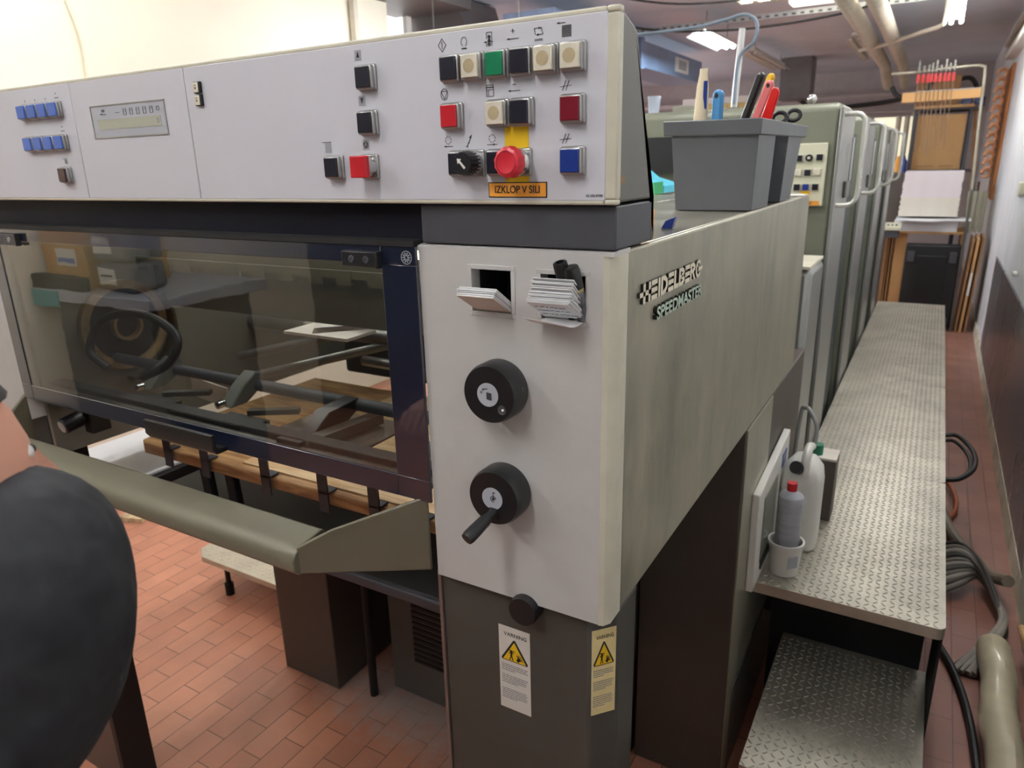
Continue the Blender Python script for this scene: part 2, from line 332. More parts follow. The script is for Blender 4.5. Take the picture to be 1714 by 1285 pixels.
lamp(-.62, 7.7, 9.6, 2.70, 'switched off tube lamp left of the two thick pipes', M_tubeoff, .14)
for (x, y, z_, lb) in ((.32, 1.6, 2.68, 'added unseen tube lamp above the start of the platform'), (-.75, .1, 2.68, 'lit tube lamp above the operator console'),
                       (-.3, -1.9, 2.7, 'added unseen tube lamp behind the photographer on the right'), (-1.9, -1.9, 2.7, 'added unseen tube lamp behind the photographer on the left'),
                       (-2.4, .3, 2.7, 'lit tube lamp beside the cream side wall'), (-2.2, 2.6, 2.7, 'added unseen tube lamp over the left aisle behind the press'),
                       (-.9, 3.6, 2.7, 'added unseen tube lamp over the middle of the printing towers'), (-4.6, 7.2, 2.7, 'added unseen tube lamp deep in the side hall'), (-4.6, 9.6, 2.7, 'farthest added unseen tube lamp of the side hall'), (-5.6, 4.8, 2.66, 'added unseen tube lamp in the side hall')):
    lamp(x, y, y + 1.25, z_ if x > -1.95 or y < 2 else 2.12, lb, M_tube if x > -1.95 or y < 2 else M_tubefill, .24, reflect=False)  # all out of view; hall, tower, aisle and rear lamps added as fill
# louvred strip: row of lit slots
t = thing('louvre_strip_light', (-.5, 5.5, 2.72), 'long ceiling strip light with a row of small glowing slots', 'ceiling lamp')
MB().box(-1.2, .1, 5.3, 5.42, 2.74, 2.80).build('housing', M_cream, t, bevel=.004)
for k in range(9): MB().box(-1.17 + k * .125, -1.09 + k * .125, 5.285, 5.31, 2.732, 2.745).build('lit_slot', M_tube, t, bevel=.004)
MB().box(-.9, .1, 5.7, 5.9, 2.765, 2.80).build('side_strip', mat('strip_glow', (255, 250, 235), .5, emit=2.), t)

# ================================================================ DELIVERY UNIT
XL = -1.385   # inner edge of the left column
DU = thing('delivery_unit', (-.83, .7, 0), 'grey delivery end of a sheet-fed printing press with glass door', 'printing press')
# right side housing: a big grey box panel X 0
b = MB().prism([(.045, 1.03), (1.405, 1.03), (1.405, 1.505), (1.39, 1.52), (.045, 1.52)], 'x', -.012, 0)
b.build('side_housing', M_body, DU, bevel=.004)
MB().box(-1.66, -.30, .92, 1.40, 1.495, 1.519).box(-.30, -.012, .10, 1.40, 1.495, 1.519).build('top_cover', mat('top_cover_steel', (176, 172, 156), .22, metal=.6, noise=.1, scale=5, dirt=(130, 126, 110), dirt_amt=.5), DU, bevel=.003)
MB().box(-1.385, -1.373, .03, 1.4, 1.0, 1.495).build('inner_side_wall', mat('inner_wall', (112, 108, 96), .45, noise=.08, dirt=(110, 98, 76), dirt_amt=.6), DU)
MB().box(-.29, -.279, .03, 1.4, 1.03, 1.495).build('inner_side_wall', M_under, DU)
# front column right: panel (rounded right corner) with two rectangular openings
def framed(x0, x1, z0, z1, holes, y0, y1, mb, m=0):
    xs = sorted({x0, x1, *[h[0] for h in holes], *[h[1] for h in holes]}); zs = sorted({z0, z1, *[h[2] for h in holes], *[h[3] for h in holes]})
    for xa, xb in zip(xs[:-1], xs[1:]):
        for za, zb in zip(zs[:-1], zs[1:]):
            if any(xa >= h[0] - 1e-6 and xb <= h[1] + 1e-6 and za >= h[2] - 1e-6 and zb <= h[3] + 1e-6 for h in holes): continue
            mb.box(xa, xb, y0, y1, za, zb, m)
    return mb
H = [(-.193, -.134, 1.440, 1.495), (-.094, -.034, 1.438, 1.494)]
fp = MB(); framed(-.274, -.013, 1.030, 1.5165, H, 0, .02, fp)
fp = fp.build('column_panel', M_panel, DU)
MB().prism([(-.013, .0), (-.006, .002), (.0, .012), (.0, .045), (-.013, .045)], 'z', 1.029, 1.5165).build('panel_edge', M_edge, DU)
MB().prism([(0, 1.5165), (.0, 1.5205), (.012, 1.5225), (.05, 1.5225), (.05, 1.5165)], 'x', -.275, 0).build('panel_top_lip', M_panel, DU)
MB().box(-.276, -.0135, .021, .05, 1.028, 1.436).build('column_core', M_panel, DU)
for hx in H:
    g = MB(); a, b_, c, d = hx
    framed(a - .005, b_ + .005, c - .005, d + .005, [(a + .0008, b_ - .0008, c + .0008, d - .0008)], -.0012, .003, g)
    fr = g.build('card_slot', M_panel, DU, bevel=.0006, label='rectangular framed opening in the column panel')
    MB().box(a - .002, a, .02, .09, c, d).box(b_, b_ + .002, .02, .09, c, d).box(a, b_, .088, .09, c, d).box(a, b_, .02, .09, c - .002, c).box(a, b_, .02, .09, d, d + .002).build('slot_box', M_blackm, fr)
# lower dark column with chamfered outer corner
MB().prism([(-.277, .012), (-.030, .012), (-.001, .045), (-.001, .115), (-.277, .115)], 'z', 0, 1.0295).build('column_lower', M_leg, DU, bevel=.004)
MB().box(-.283, -.2775, .010, .115, 0, 1.03).build('column_trim', mat('pink_brown_trim', (118, 98, 90), .5), DU)
# plug/knob below panel
MB().lathe([(.0, 0), (.022, 0), (.0225, .018), (.021, .024), (0, .0245)], (-.123, .012, 1.020), (0, -1, 0), 32).build('round_plug', M_black, DU, label='black round plug half hidden under the panel')
# band above the columns
MB().box(-.27, 0, .004, .12, 1.5235, 1.572).build('charcoal_band', M_char, DU, bevel=.002)
MB().box(-1.75, -.27, .018, .10, 1.521, 1.574).build('recessed_band', M_band, DU)
MB().box(-1.40, -.276, -.0075, .018, 1.5186, 1.5265).build('door_gasket', M_blackm, DU)
# left column (upper light panel, lower dark leg)
MB().box(-1.66, -1.3885, 0, .05, 1.095, 1.5165).build('column_panel', M_panel, DU, bevel=.002)
MB().prism([(-1.66, 0.03), (-1.475, .03), (-1.425, .03), (-1.425, .10), (-1.66, .10)], 'z', 0, 1.02).build('leg', M_brown, DU, bevel=.004)
MB().box(-1.424, -1.405, .028, .112, 0, 1.02).build('leg_trim', M_blackm, DU)
MB().box(-1.66, -1.39, .03, .75, 1.02, 1.095).build('lower_side_frame', M_under, DU)
# --- glass door
DG = MB(); framed(-1.384, -.2748, 1.150, 1.5185, [(-1.345, -.334, 1.184, 1.494)], -.006, -.001, DG)
DG = DG.build('door_frame', M_bluef, DU, bevel=.001, label='dark blue painted door margin')
MB().box(-1.345, -.334, -.0045, -.0025, 1.184, 1.494).build('door_glass', M_glass, DG)
def hinge(x0, x1, z0, z1, m):
    h = MB().box(x0, x1, -.014, -.0065, z0, z1).build('door_hinge', m, DU, bevel=.0015)
    k = MB().box(x1, x1 + .004, -.017, -.0065, z0 - .001, z1 + .001); k.build('hinge_end', M_black, h, bevel=.001)
    for f in (.3, .72):
        x = x0 + (x1 - x0) * f; MB().lathe([(.0, 0), (.0052, 0), (.0048, .0012), (.0022, .0014), (.002, .0004), (0, .0003)], (x, -.0142, (z0 + z1) / 2), (0, -1, 0), 16).build('screw', M_bezel if m is not M_black else M_char, h)
hinge(-.398, -.336, 1.4895, 1.5105, M_black); hinge(-1.345, -1.255, 1.487, 1.5095, M_char)
# sticker ring on the glass
g = MB(); r = .0085; cx, cz = -.290, 1.5045
for k in range(10): a = 2 * pi * k / 10; g.line([(cx + .0036 * cos(a), cz + .0036 * sin(a)), (cx + .0066 * cos(a), cz + .0066 * sin(a))], .0014, -.0062)
g.line(circ(cx, cz, r, 32), .0008, -.0062); g.line(circ(cx, cz, .0028, 16), .0008, -.0062)
g.build('round_sticker', M_lcd, DU, label='small round pale printed seal on the door corner')
# grab handle below door (black tray)
g = MB().prism([(-.035, 1.187), (-.035, 1.160), (-.028, 1.150), (-.006, 1.150), (-.006, 1.158), (-.024, 1.160), (-.028, 1.166), (-.028, 1.187)], 'x', -.905, -.715)
g.build('door_handle', M_black, DU, bevel=.0015, label='black channel shaped pull handle on the lower door edge')
# --- logo lettering on the housing: striped letters
def seg_poly(mb, pts, y0, k, z0, h, x0=0.0, x1=.004):
    mb.prism([(y0 + p[0] * k, z0 + p[1] * h) for p in pts], 'x', x0, x1)
LG = MB(); zb, hh = 1.4475, .0255; Y0 = .076; KW = .0285
def bar(ch, x0, y0, x1, y1): LG.prism([(ch + x0 * KW, zb + y0 * hh), (ch + x1 * KW, zb + y0 * hh), (ch + x1 * KW, zb + y1 * hh), (ch + x0 * KW, zb + y1 * hh)], 'x', 0, .004)
def dshape(ch, x0, ya, yb, wd, th, open_=False):
    n = 10; cy = (ya + yb) / 2; ry = (yb - ya) / 2 * hh; rx = wd * KW; cx = ch + x0 * KW; zc = zb + cy * hh; ti = th * KW
    for k in range(n):
        a0 = -pi / 2 + pi * k / n; a1 = -pi / 2 + pi * (k + 1) / n
        q = [(cx + rx * cos(a0), zc + ry * sin(a0)), (cx + rx * cos(a1), zc + ry * sin(a1)), (cx + (rx - ti) * cos(a1), zc + (ry - ti * .9) * sin(a1)), (cx + (rx - ti) * cos(a0), zc + (ry - ti * .9) * sin(a0))]
        LG.prism(q, 'x', 0, .004)
pos = Y0
def H_(c): bar(c, -.42, .38, .95, .62); bar(c, .0, 0, .27, 1); bar(c, .68, 0, .95, 1)
def E_(c): bar(c, .05, 0, .85, .24); bar(c, .05, .38, .85, .62); bar(c, .05, .76, .85, 1)
def I_(c): bar(c, .05, 0, .32, 1)
def D_(c): bar(c, 0, 0, .27, 1); bar(c, .27, 0, .4, .2); bar(c, .27, .8, .4, 1); dshape(c, .35, 0, 1, .62, .25)
def L_(c): bar(c, 0, 0, .27, 1); bar(c, .27, 0, .72, .24)
def B_(c): bar(c, 0, 0, .27, 1); bar(c, .27, 0, .45, .2); bar(c, .27, .42, .45, .6); bar(c, .27, .8, .45, 1); dshape(c, .42, 0, .58, .5, .25); dshape(c, .42, .44, 1, .46, .25)
def R_(c):
    bar(c, 0, 0, .27, 1); bar(c, .27, .42, .45, .6); bar(c, .27, .8, .45, 1); dshape(c, .42, .42, 1, .48, .25)
    LG.prism([(c + .35 * KW, zb + .46 * hh), (c + .62 * KW, zb + .46 * hh), (c + .95 * KW, zb), (c + .68 * KW, zb)], 'x', 0, .004)
def G_(c):
    n = 16
    for k in range(n):
        a0 = radians(40 + 285 * k / n); a1 = radians(40 + 285 * (k + 1) / n); cx = c + .5 * KW; zc = zb + .5 * hh
        q = [(cx + .5 * KW * cos(a) * f, zc + .54 * hh * sin(a) * g_) for a, f, g_ in ((a0, 1, 1), (a1, 1, 1), (a1, .5, .62), (a0, .5, .62))]
        LG.prism(q, 'x', 0, .004)
    bar(c, .5, .38, 1.25, .6)
adv = .0
for fn, ad in ((H_, 1.0), (E_, .93), (I_, .42), (D_, 1.02), (E_, .93), (L_, .76), (B_, .96), (E_, .93), (R_, .98), (G_, 1.2)):
    fn(Y0 + .012 + adv * KW); adv += ad
LG.build('raised_lettering', mat('letter_cream', (226, 218, 192), .4, noise=.03), DU, label='raised cream striped lettering with shade painted on the sides')
text('SPEEDMASTER', 'raised_lettering', mat('letter_pale_green', (176, 196, 176), .4, noise=.03), DU, (.003, .2415, 1.4255), .024, 'x+', extrude=.003, bold=.0007, width=.211, label='raised pale green lettering in the lower line')
M_lshade = mat('letter_side_shade', (34, 32, 28), .5)  # shaded sides of the letters, painted dark
for o_ in [c_ for c_ in DU.children if c_.name.startswith('raised_lettering')]:
    o_.data.materials.append(M_lshade)
    for p_ in o_.data.polygons:
        if p_.normal.x < .7: p_.material_index = 1
# --- hand wheels
def wheel(cx, cz, r, d):
    w_ = MB().lathe([(0, 0), (r * .97, 0), (r, .003), (r, d - .008), (r * .965, d - .003), (r * .93, d), (0, d)], (cx, 0, cz), (0, -1, 0), 56).build('handwheel', M_black, DU, label='round black hand wheel')
    dc = MB().lathe([(0, 0), (.0155, 0), (.0155, .0008), (0, .0008)], (cx - .001, -d - .0001, cz), (0, -1, 0), 32).build('label_disc', M_lcd, w_, label='pale round label in the wheel centre')
    return w_, dc
w1, dc = wheel(-.1515, 1.3425, .0395, .034)
g = MB()
for k in range(7): g.line([(-.154, 1.3375 + k * .0014), (-.1465, 1.3365 + k * .0014)], .0008, -.0351)
g.line([(-.160, 1.349), (-.152, 1.351)], .0007, -.0351); g.line([(-.160, 1.349), (-.158, 1.3505)], .0007, -.0351); g.line([(-.160, 1.349), (-.1582, 1.3478)], .0007, -.0351); g.line(circ(-.1615, 1.345, .0013, 10), .0006, -.0351)
g.build('printed_mark', M_print, dc)
MB().lathe([(0, 0), (.0062, 0), (.0062, .0006), (.0056, .0006), (.005, .0001), (0, .0001)], (-.1325, -.034, 1.325), (0, -1, 0), 20).build('screw_hole', M_char, w1)
MB().ball((-.131, -.0345, 1.325), .0018).build('white_dot', M_white, w1)
MB().lathe([(0, 0), (.003, 0), (.003, .001), (0, .001)], (-.1515 + .0388, -.016, 1.350), (1, -.0, .2), 12).build('set_screw', M_char, w1)
w2, dc = wheel(-.150, 1.199, .0395, .034)
g = MB().line(circ(-.149, 1.199, .004, 14, 0, 5.), .0008, -.0351).line([(-.149, 1.199), (-.149, 1.209)], .0007, -.0351).line([(-.149, 1.209), (-.146, 1.208)], .0007, -.0351).line(circ(-.149, 1.199, .0014, 10), .0014, -.0351)
g.build('printed_mark', M_print, dc)
# folding crank handle
c0 = Vector((-.149, -.034, 1.181)); dirv = Vector((-.25, -1, -.42)).normalized()
MB().lathe([(0, 0), (.0065, 0), (.0065, .012), (.0085, .018), (.0095, .040), (.0095, .050), (.0085, .0545), (0, .055)], c0, dirv, 24).build('crank_handle', M_black, w2, label='black crank grip')
MB().box(-.156, -.142, -.036, -.034, 1.168, 1.186).build('grip_slot', M_black, w2, bevel=.001)
# --- warning labels
def warn(mb_face, cx, cz, y, wd, ht):
    L_ = MB().box(cx - wd / 2, cx + wd / 2, y - .0005, y, cz - ht / 2, cz + ht / 2).build('warning_label', M_label, DU, label='tall white label with yellow warning triangle')
    g = MB(); t0 = cz + ht / 2 - .022; g.prism([(cx - .0215, t0 - .037), (cx + .0215, t0 - .037), (cx + .0225, t0 - .034), (cx + .0015, t0 + .001), (cx - .0015, t0 + .001), (cx - .0225, t0 - .034)], 'y', y - .0005, y - .0009)
    tri = g.build('warning_triangle', M_print, L_)
    MB().prism([(cx - .0195, t0 - .035), (cx + .0195, t0 - .035), (cx, t0 - .0025)], 'y', y - .0009, y - .0012).build('yellow_field', M_yellow, tri) if False else MB().prism([(cx - .0195, t0 - .0355), (cx + .0195, t0 - .0355), (cx, t0 - .0025)], 'y', y - .0009, y - .0012).build('yellow_field', M_yellow, L_)
    s_ = MB(); a = y - .00125
    s_.line([(cx - .010, t0 - .017), (cx + .001, t0 - .018)], .0012, a); s_.line([(cx - .005, t0 - .019), (cx - .005, t0 - .027)], .003, a); s_.line([(cx - .005, t0 - .026), (cx - .008, t0 - .034)], .0014, a)
    s_.line([(cx - .005, t0 - .026), (cx - .002, t0 - .034)], .0014, a); s_.line([(cx - .009, t0 - .022), (cx - .001, t0 - .021)], .0012, a); s_.line(circ(cx - .005, t0 - .0185, .001, 8), .002, a)
    s_.line([(cx + .005, t0 - .033), (cx + .009, t0 - .028)], .005, a)
    for k in range(5): s_.line([(cx + .007, t0 - .030), (cx + .007 + .007 * cos(1.9 - k * .5), t0 - .030 + .008 * sin(1.9 - k * .5))], .0011, a)
    s_.build('pictogram', M_print, L_)
    text('VARNING', 'heading', M_print, L_, (cx + .002, y - .0006, cz + ht / 2 - .013), .0088, extrude=.0002)
    g = MB(); random.seed(3)
    for blk, (za, nl) in enumerate(((t0 - .045, 4), (t0 - .064, 5), (t0 - .089, 6))):
        for k in range(nl): 
            x = cx - wd / 2 + .004; end = cx + wd / 2 - .004 - (0 if k < nl - 1 else .018) - random.random() * .004
            while x < end: q = min(x + random.uniform(.002, .006), end); g.line([(x, za - k * .0033), (q, za - k * .0033)], .0011, y - .0005); x = q + .0009
    g.build('small_print', M_printg, L_)
    return L_
warn(None, -.1505, .895, .012, .053, .147)
# second label on the chamfered corner: built flat then turned
L2 = warn(None, -.0155, .934, .0, .053, .142)
L2.scale = (.70, 1, 1)
L2.location = Vector((-.0155, .0285, .863)) - WP[DU.name]
L2.rotation_euler = (0, 0, radians(48.7))
L2.location += Vector((-.0, 0, 0)); L2['label'] = 'yellowed warning label wrapped on the column corner'
L2.data.materials.clear(); L2.data.materials.append(mat('label_yellowed', (226, 208, 150), .5, noise=.05, scale=30))
# --- guard bar in front of the pile
BX0, BX1 = -1.34, -.455
sec = [(-.118, 1.046), (-.110, 1.036), (-.095, 1.033), (-.062, 1.046), (-.050, 1.07), (-.050, 1.084), (-.056, 1.088), (-.098, 1.082), (-.112, 1.074), (-.119, 1.062)]
MB().prism(sec, 'x', BX0, BX1 + .004).build('guard_bar', M_guard, DU, bevel=.002)
def gcheek(x_out, x_in):
    A = Vector((x_out, -.119, 1.060)); B = Vector((x_out, -.108, 1.036)); C_ = Vector((x_in, .0, 1.033)); D = Vector((x_in, .0, 1.157)); E_ = Vector((x_out * .25 + x_in * .75, -.02, 1.150)); F = Vector((x_out + (x_in - x_out) * .3, -.085, 1.110)); Gp = Vector((x_out, -.106, 1.080))
    nrm = (C_ - A).cross(Vector((0, 0, 1))).normalized() * .008
    if nrm.y < 0: nrm = -nrm
    P = [A, B, C_, D, F, Gp]; m_ = MB(); n = len(P)
    m_.add(P + [p + nrm for p in P], [tuple(range(n)), tuple(range(2 * n - 1, n - 1, -1))] + [(i, (i + 1) % n, (i + 1) % n + n, i + n) for i in range(n)])
    m_.build('guard_cheek', M_guard, DU, bevel=.003)
gcheek(BX1, -.2845); gcheek(BX0, -1.40)
# --- inside the door: shaft, brackets, bars, ring, valance
g = MB(); zt, zl = 1.424, 1.394
pts = [(-1.373, zt)]; 
x = -1.373; lowp = []
k = 0
while x < -.30: lowp += [(x, zl + (.014 if k % 2 else 0)), (min(x + (.042 if k % 2 else .040), -.295), zl + (.014 if k % 2 else 0))]; x += .041; k += 1
M_inw = mat('inner_light_plate', (112, 111, 102), .5, noise=.05, dirt=(128, 126, 112), dirt_amt=.4)
for i in range(0, len(lowp), 2): g.box(lowp[i][0], lowp[i + 1][0], .30, .306, lowp[i][1], zt)
g.build('toothed_valance', mat('valance_grey', (112, 112, 102), .5, noise=.05), DU)
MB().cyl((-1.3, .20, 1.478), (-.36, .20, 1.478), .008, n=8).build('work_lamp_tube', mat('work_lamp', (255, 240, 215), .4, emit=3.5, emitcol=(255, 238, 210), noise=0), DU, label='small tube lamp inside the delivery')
MB().box(-1.34, -.32, .185, .215, 1.487, 1.494).build('work_lamp_housing', M_white, DU)
MB().box(-1.37, -.295, .34, .348, 1.30, 1.49).build('inner_cover', M_inw, DU)
MB().cyl((-1.373, .2, 1.193), (-.28, .2, 1.190), .0125).build('cross_shaft', M_char, DU, label='dark round shaft across the delivery')
MB().cyl((-1.373, .62, 1.20), (-.28, .62, 1.20), .02).build('cross_shaft', M_steel, DU)
MB().box(-1.372, -.292, .045, .075, 1.155, 1.176).build('front_rail', M_under, DU, bevel=.002)
MB().box(-1.372, -.292, .020, .044, 1.158, 1.166).build('scale_rail', M_steel, DU)
for xx, ww in ((-1.165, .05), (-.90, .05)):
    p = MB().prism([(.125, 1.163), (.165, 1.163), (.215, 1.19), (.215, 1.215), (.195, 1.222), (.16, 1.20)], 'x', xx, xx + ww * .7).build('sheet_brake_bracket', mat('bracket_grey', (104, 106, 100), .45, noise=.06), DU, bevel=.003)
    MB().lathe([(0, 0), (.008, 0), (.008, .016), (.005, .018), (0, .018)], (xx + .015, .125, 1.172), (0, -1, 0)).build('thumb_screw', M_chrome, p)
    MB().box(xx + .04, xx + .15, .06, .12, 1.150, 1.160).build('slide_plate', M_under, p)
    MB().obox((xx + .13, .15, 1.165), (.10, .018, .01), Matrix.Rotation(radians(32), 3, 'Z')).build('slide_arm', M_steel, p)
p = MB().prism([(.07, 1.166), (.16, 1.166), (.20, 1.185), (.20, 1.205), (.12, 1.2)], 'x', -.625, -.59).build('sheet_brake_bracket', M_black, DU, bevel=.002)
MB().obox((-.57, .13, 1.166), (.028, .17, .018), Matrix.Rotation(radians(-8), 3, 'Z')).build('slide_arm', M_steel, p)
MB().box(-.637, -.58, .035, .05, 1.158, 1.174).build('slide_foot', M_black, p, bevel=.001)
MB().box(-.72, -.50, .06, .24, 1.148, 1.152).build('bright_plate', mat('polished_plate', (196, 192, 180), .15, metal=.8), DU)
MB().box(-.42, -.292, .05, .24, 1.148, 1.152).build('bright_plate', M_steel, DU)
# gear ring on the left inner wall
g = MB(); cy, cz = .235, 1.268
for (r0, r1, xa, xb) in ((.088, .108, -1.373, -1.355), (.030, .037, -1.373, -1.345)):
    n = 48; rr = []
    for k in range(n):
        a = 2 * pi * k / n; c, s_ = cos(a), sin(a)
        rr.append([Vector((xa, cy + r0 * c, cz + r0 * s_)), Vector((xb, cy + r0 * c, cz + r0 * s_)), Vector((xb, cy + r1 * c, cz + r1 * s_)), Vector((xa, cy + r1 * c, cz + r1 * s_))])
    g.rings(rr, 0, cap=False, close=True)
    cy0 = cy
gr = g.build('guide_ring', mat('brass_dirty', (150, 128, 92), .4, metal=.4, noise=.2, scale=20), DU, label='dirty brass coloured ring on the inner side wall')
MB().cyl((-1.373, cy, cz), (-1.362, cy, cz), .088, n=40).build('ring_disc', M_blackm, gr)
g = MB()
for k in range(26): a = radians(-95 + k * 5.2); g.obox((-1.35, cy + .118 * cos(a), cz - .012 + .118 * sin(a)), (.03, .009, .014), Matrix.Rotation(a, 3, 'X'))
g.build('chain', mat('greasy_chain', (92, 80, 60), .4, metal=.5, noise=.3, scale=30), DU, label='greasy roller chain curving round the ring')
MB().tube([(-1.30, .14, 1.19), (-1.34, .13, 1.23), (-1.33, .16, 1.29), (-1.24, .17, 1.318), (-1.12, .16, 1.317), (-1.04, .15, 1.285), (-1.05, .13, 1.235), (-1.12, .11, 1.20)], .0095, smooth=8).build('cable_loop', M_rubber, DU, label='thick black cable loop behind the glass')
# rear inner clutter: rods and plates catching light
for (x0, y0, z0, x1, y1, z1, r_) in ((-1.3, .5, 1.13, -.75, .9, 1.25, .012), (-1.2, .42, 1.10, -.5, .85, 1.27, .012), (-.9, .5, 1.30, -.3, .5, 1.305, .02), (-.8, .45, 1.19, -.3, .45, 1.185, .012)):
    MB().cyl((x0, y0, z0), (x1, y1, z1), r_, n=14).build('gripper_rod', M_steel, DU)
MB().box(-.68, -.3, .44, .50, 1.195, 1.275).build('inner_dark_block', M_under, DU, bevel=.004)
for k in range(5): MB().lathe([(0, 0), (.009, 0), (.009, .012), (0, .012)], (-.62 + k * .07, .44, 1.178 + .0 * k), (0, -1, 0), 14).build('cam_roller', M_steel, DU)
MB().box(-1.0, -.80, .40, .50, 1.245, 1.252).build('bright_plate', M_paperc, DU)
MB().prism([(-.86, 1.268), (-.66, 1.30), (-.655, 1.312), (-.85, 1.282)], 'y', .355, .36).build('bright_plate', M_paper, DU)
MB().obox((-1.17, .30, 1.105), (.13, .004, .05), Matrix.Rotation(radians(6), 3, 'Y')).build('bright_plate', M_paperc, DU)
MB().box(-1.20, -.30, .80, .86, 1.02, 1.27).build('inner_dark_block', M_under, DU, bevel=.01)  # dark block added to darken the too bright rear interior
MB().cyl((-1.37, .74, 1.36), (-.295, .74, 1.36), .05, n=24).build('cross_drum', M_steel, DU)
MB().box(-1.372, -.292, 1.30, 1.31, 1.03, 1.40).build('rear_wall', M_under, DU)
# left clamp knob under the door
k = MB().cyl((-1.33, .075, 1.085), (-1.33, .03, 1.077), .019, n=28).build('clamp_knob', M_black, DU, bevel=.002)
MB().cyl((-1.33, .031, 1.0775), (-1.33, .0285, 1.077), .0135, n=28).build('knob_insert', M_bezel, k)
MB().box(-1.325, -1.295, .075, .12, 1.05, 1.11).build('clamp_block', M_black, k, bevel=.002)
# under frame of the delivery and pile lift
MB().box(-1.33, -.29, .16, .95, .836, .848).build('lift_plate', mat('lift_plate_dark', (46, 46, 46), .45, noise=.15, scale=4), DU, bevel=.004)
MB().box(-1.32, -.292, .15, .165, .826, .848)  .build('lift_plate_lip', M_char, DU, bevel=.004)
for xx in (-1.12, -1.03):
    MB().obox((xx, .225, .90), (.028, .02, .11), Matrix.Rotation(radians(-4), 3, 'Y')).build('lift_post', M_blackm, DU, bevel=.003)
MB().cyl((-1.055, .64, .0), (-1.045, .64, .836), .013, n=16).build('lift_spindle', M_blackm, DU)
MB().box(-1.41, -1.17, .60, .98, 0, .745).build('base_cabinet', M_brown, DU, bevel=.003)
MB().box(-1.15, -.90, .93, .97, 0, .7).build('back_panel', M_under, DU)
v = MB().box(-1.02, -.30, .70, .95, 0.0, .74).build('vent_cabinet', mat('vent_cabinet_grey', (98, 96, 90), .5, noise=.06), DU, bevel=.003)
g = MB()
for k in range(13): g.box(-.925, -.80, .696, .701, .135 + k * .0195, .146 + k * .0195)
g.build('louvre', M_blackm, v)
MB().box(-.29, -.25, .80, .86, .0, 1.03).box(-.243, -.24, .10, .80, .35, 1.03).build('inner_frame', M_under, DU)
# lower machine block beside the step
LBK = MB().prism([(.81, 0), (1.62, 0), (1.62, 1.03), (.81, 1.03)], 'x', -.24, 0).build('lower_housing', M_brown, DU, bevel=.003)
MB().prism([(.813, 0.002), (1.10, .002), (1.10, 1.028), (.813, 1.028)], 'x', 0, .003).build('lower_side_panel', M_body, DU)
MB().prism([(1.105, .30), (1.60, .30), (1.60, .46), (1.105, .46)], 'x', 0, .003).build('cover_plate', M_tside, DU)
MB().prism([(.86, .02), (1.60, .02), (1.60, .29), (.86, .29)], 'x', .003, .006).build('cover_plate', mat('cover_grey', (112, 111, 106), .35, metal=.5, noise=.15), DU, bevel=.001)
# white side operating panel
sp_ = MB().prism([(.93, .543), (1.335, .548), (1.325, .862), (.925, .822)], 'x', .003, .022).build('side_control_panel', M_white, DU, bevel=.003, label='white side panel with a smoked window')
MB().prism([(.99, .60), (1.16, .60), (1.16, .785), (.99, .785)], 'x', .022, .024).build('panel_window', mat('smoked_window', (120, 122, 106), .15, noise=.2, scale=20), sp_)
MB().prism([(1.0, .575), (1.14, .575), (1.14, .60), (1.0, .60)], 'x', .022, .026).build('terminal_block', M_blackm, sp_)
MB().prism([(1.22, .78), (1.28, .78), (1.28, .82), (1.22, .82)], 'x', .022, .024).build('blue_mark', M_capb, sp_)
MB().box(-.10, -.005, 1.40, 1.47, .905, .96).build('red_cap', M_capr, DU, bevel=.01)
# rear post between housing and tower
MB().box(-.10, -.005, 1.64, 1.92, .0, 1.28).build('rear_post', M_tside, DU, bevel=.02)
MB().box(-.10, -.01, 1.63, 1.93, 1.281, 1.29).build('post_top', mat('post_top_cream', (206, 200, 180), .5), DU)

# ================================================================ OPERATOR CONSOLE
CN = thing('control_console', (-.83, .06, 1.573), 'long light grey operator console with coloured push buttons above the glass door', 'control panel')
MB().prism([(.006, 1.575), (.006, 1.764), (.014, 1.769), (.05, 1.757), (.058, 1.752), (.132, 1.5235), (.122, 1.5225), (.122, 1.575)], 'x', -1.76, .0).build('console_housing', mat('console_side_grey', (96, 95, 88), .45, noise=.06, scale=20, bump=.15), CN, bevel=.003)
# bezel frame with rounded outer edge
g = MB(); framed(-1.76, .004, 1.5735, 1.771, [(-1.75, -.011, 1.5795, 1.7645)], -.006, .006, g)
g.build('console_bezel', M_edge, CN, bevel=.0022)
for (a, b_) in ((-1.752, -.9885), (-.9865, -.6875), (-.6855, -.0095)):
    MB().box(a, b_, -.0062, .005, 1.578, 1.766).build('console_panel', M_console, CN, bevel=.0012)
YF = -.0064
def button(x, z, capm, lens=False, wd=.0290, hd=.0310, tall=.0105, chrome=True):
    b = MB().box(x + .006 - wd / 2, x + .006 + wd / 2, YF - .0045, YF, z - hd / 2, z + hd / 2).build('push_button', M_bezel, CN, bevel=.002)
    MB().box(x + .006 - wd * .45, x + .006 + wd * .45, YF - tall, YF - .004, z - hd * .45, z + hd * .45).build('button_collar', M_bezel, b, bevel=.0018)
    c_ = MB().box(x + .006 - wd * .385, x + .006 + wd * .385, YF - tall - (.0025 if not lens else .004), YF - tall + .001, z - hd * .39, z + hd * .39).build('button_cap', capm, b, bevel=.0009)
    if lens: MB().lathe([(0, 0), (.007, 0), (.0075, .0003), (.0, .0003)], (x + .006, YF - tall - .004, z), (0, -1, 0), 20).build('lens_spot', M_capw2, b)
    return b
R1 = 1.726; R2 = 1.6745; R3_ = 1.621
dx = -.0105
for x, m_, ln in ((-.208, M_capk, 0), (-.1775, M_capw, 1), (-.146, M_capg, 0), (-.1145, M_capk, 0), (-.084, M_capw, 1), (-.0525, M_capw, 1)): button(x, R1, m_, ln)
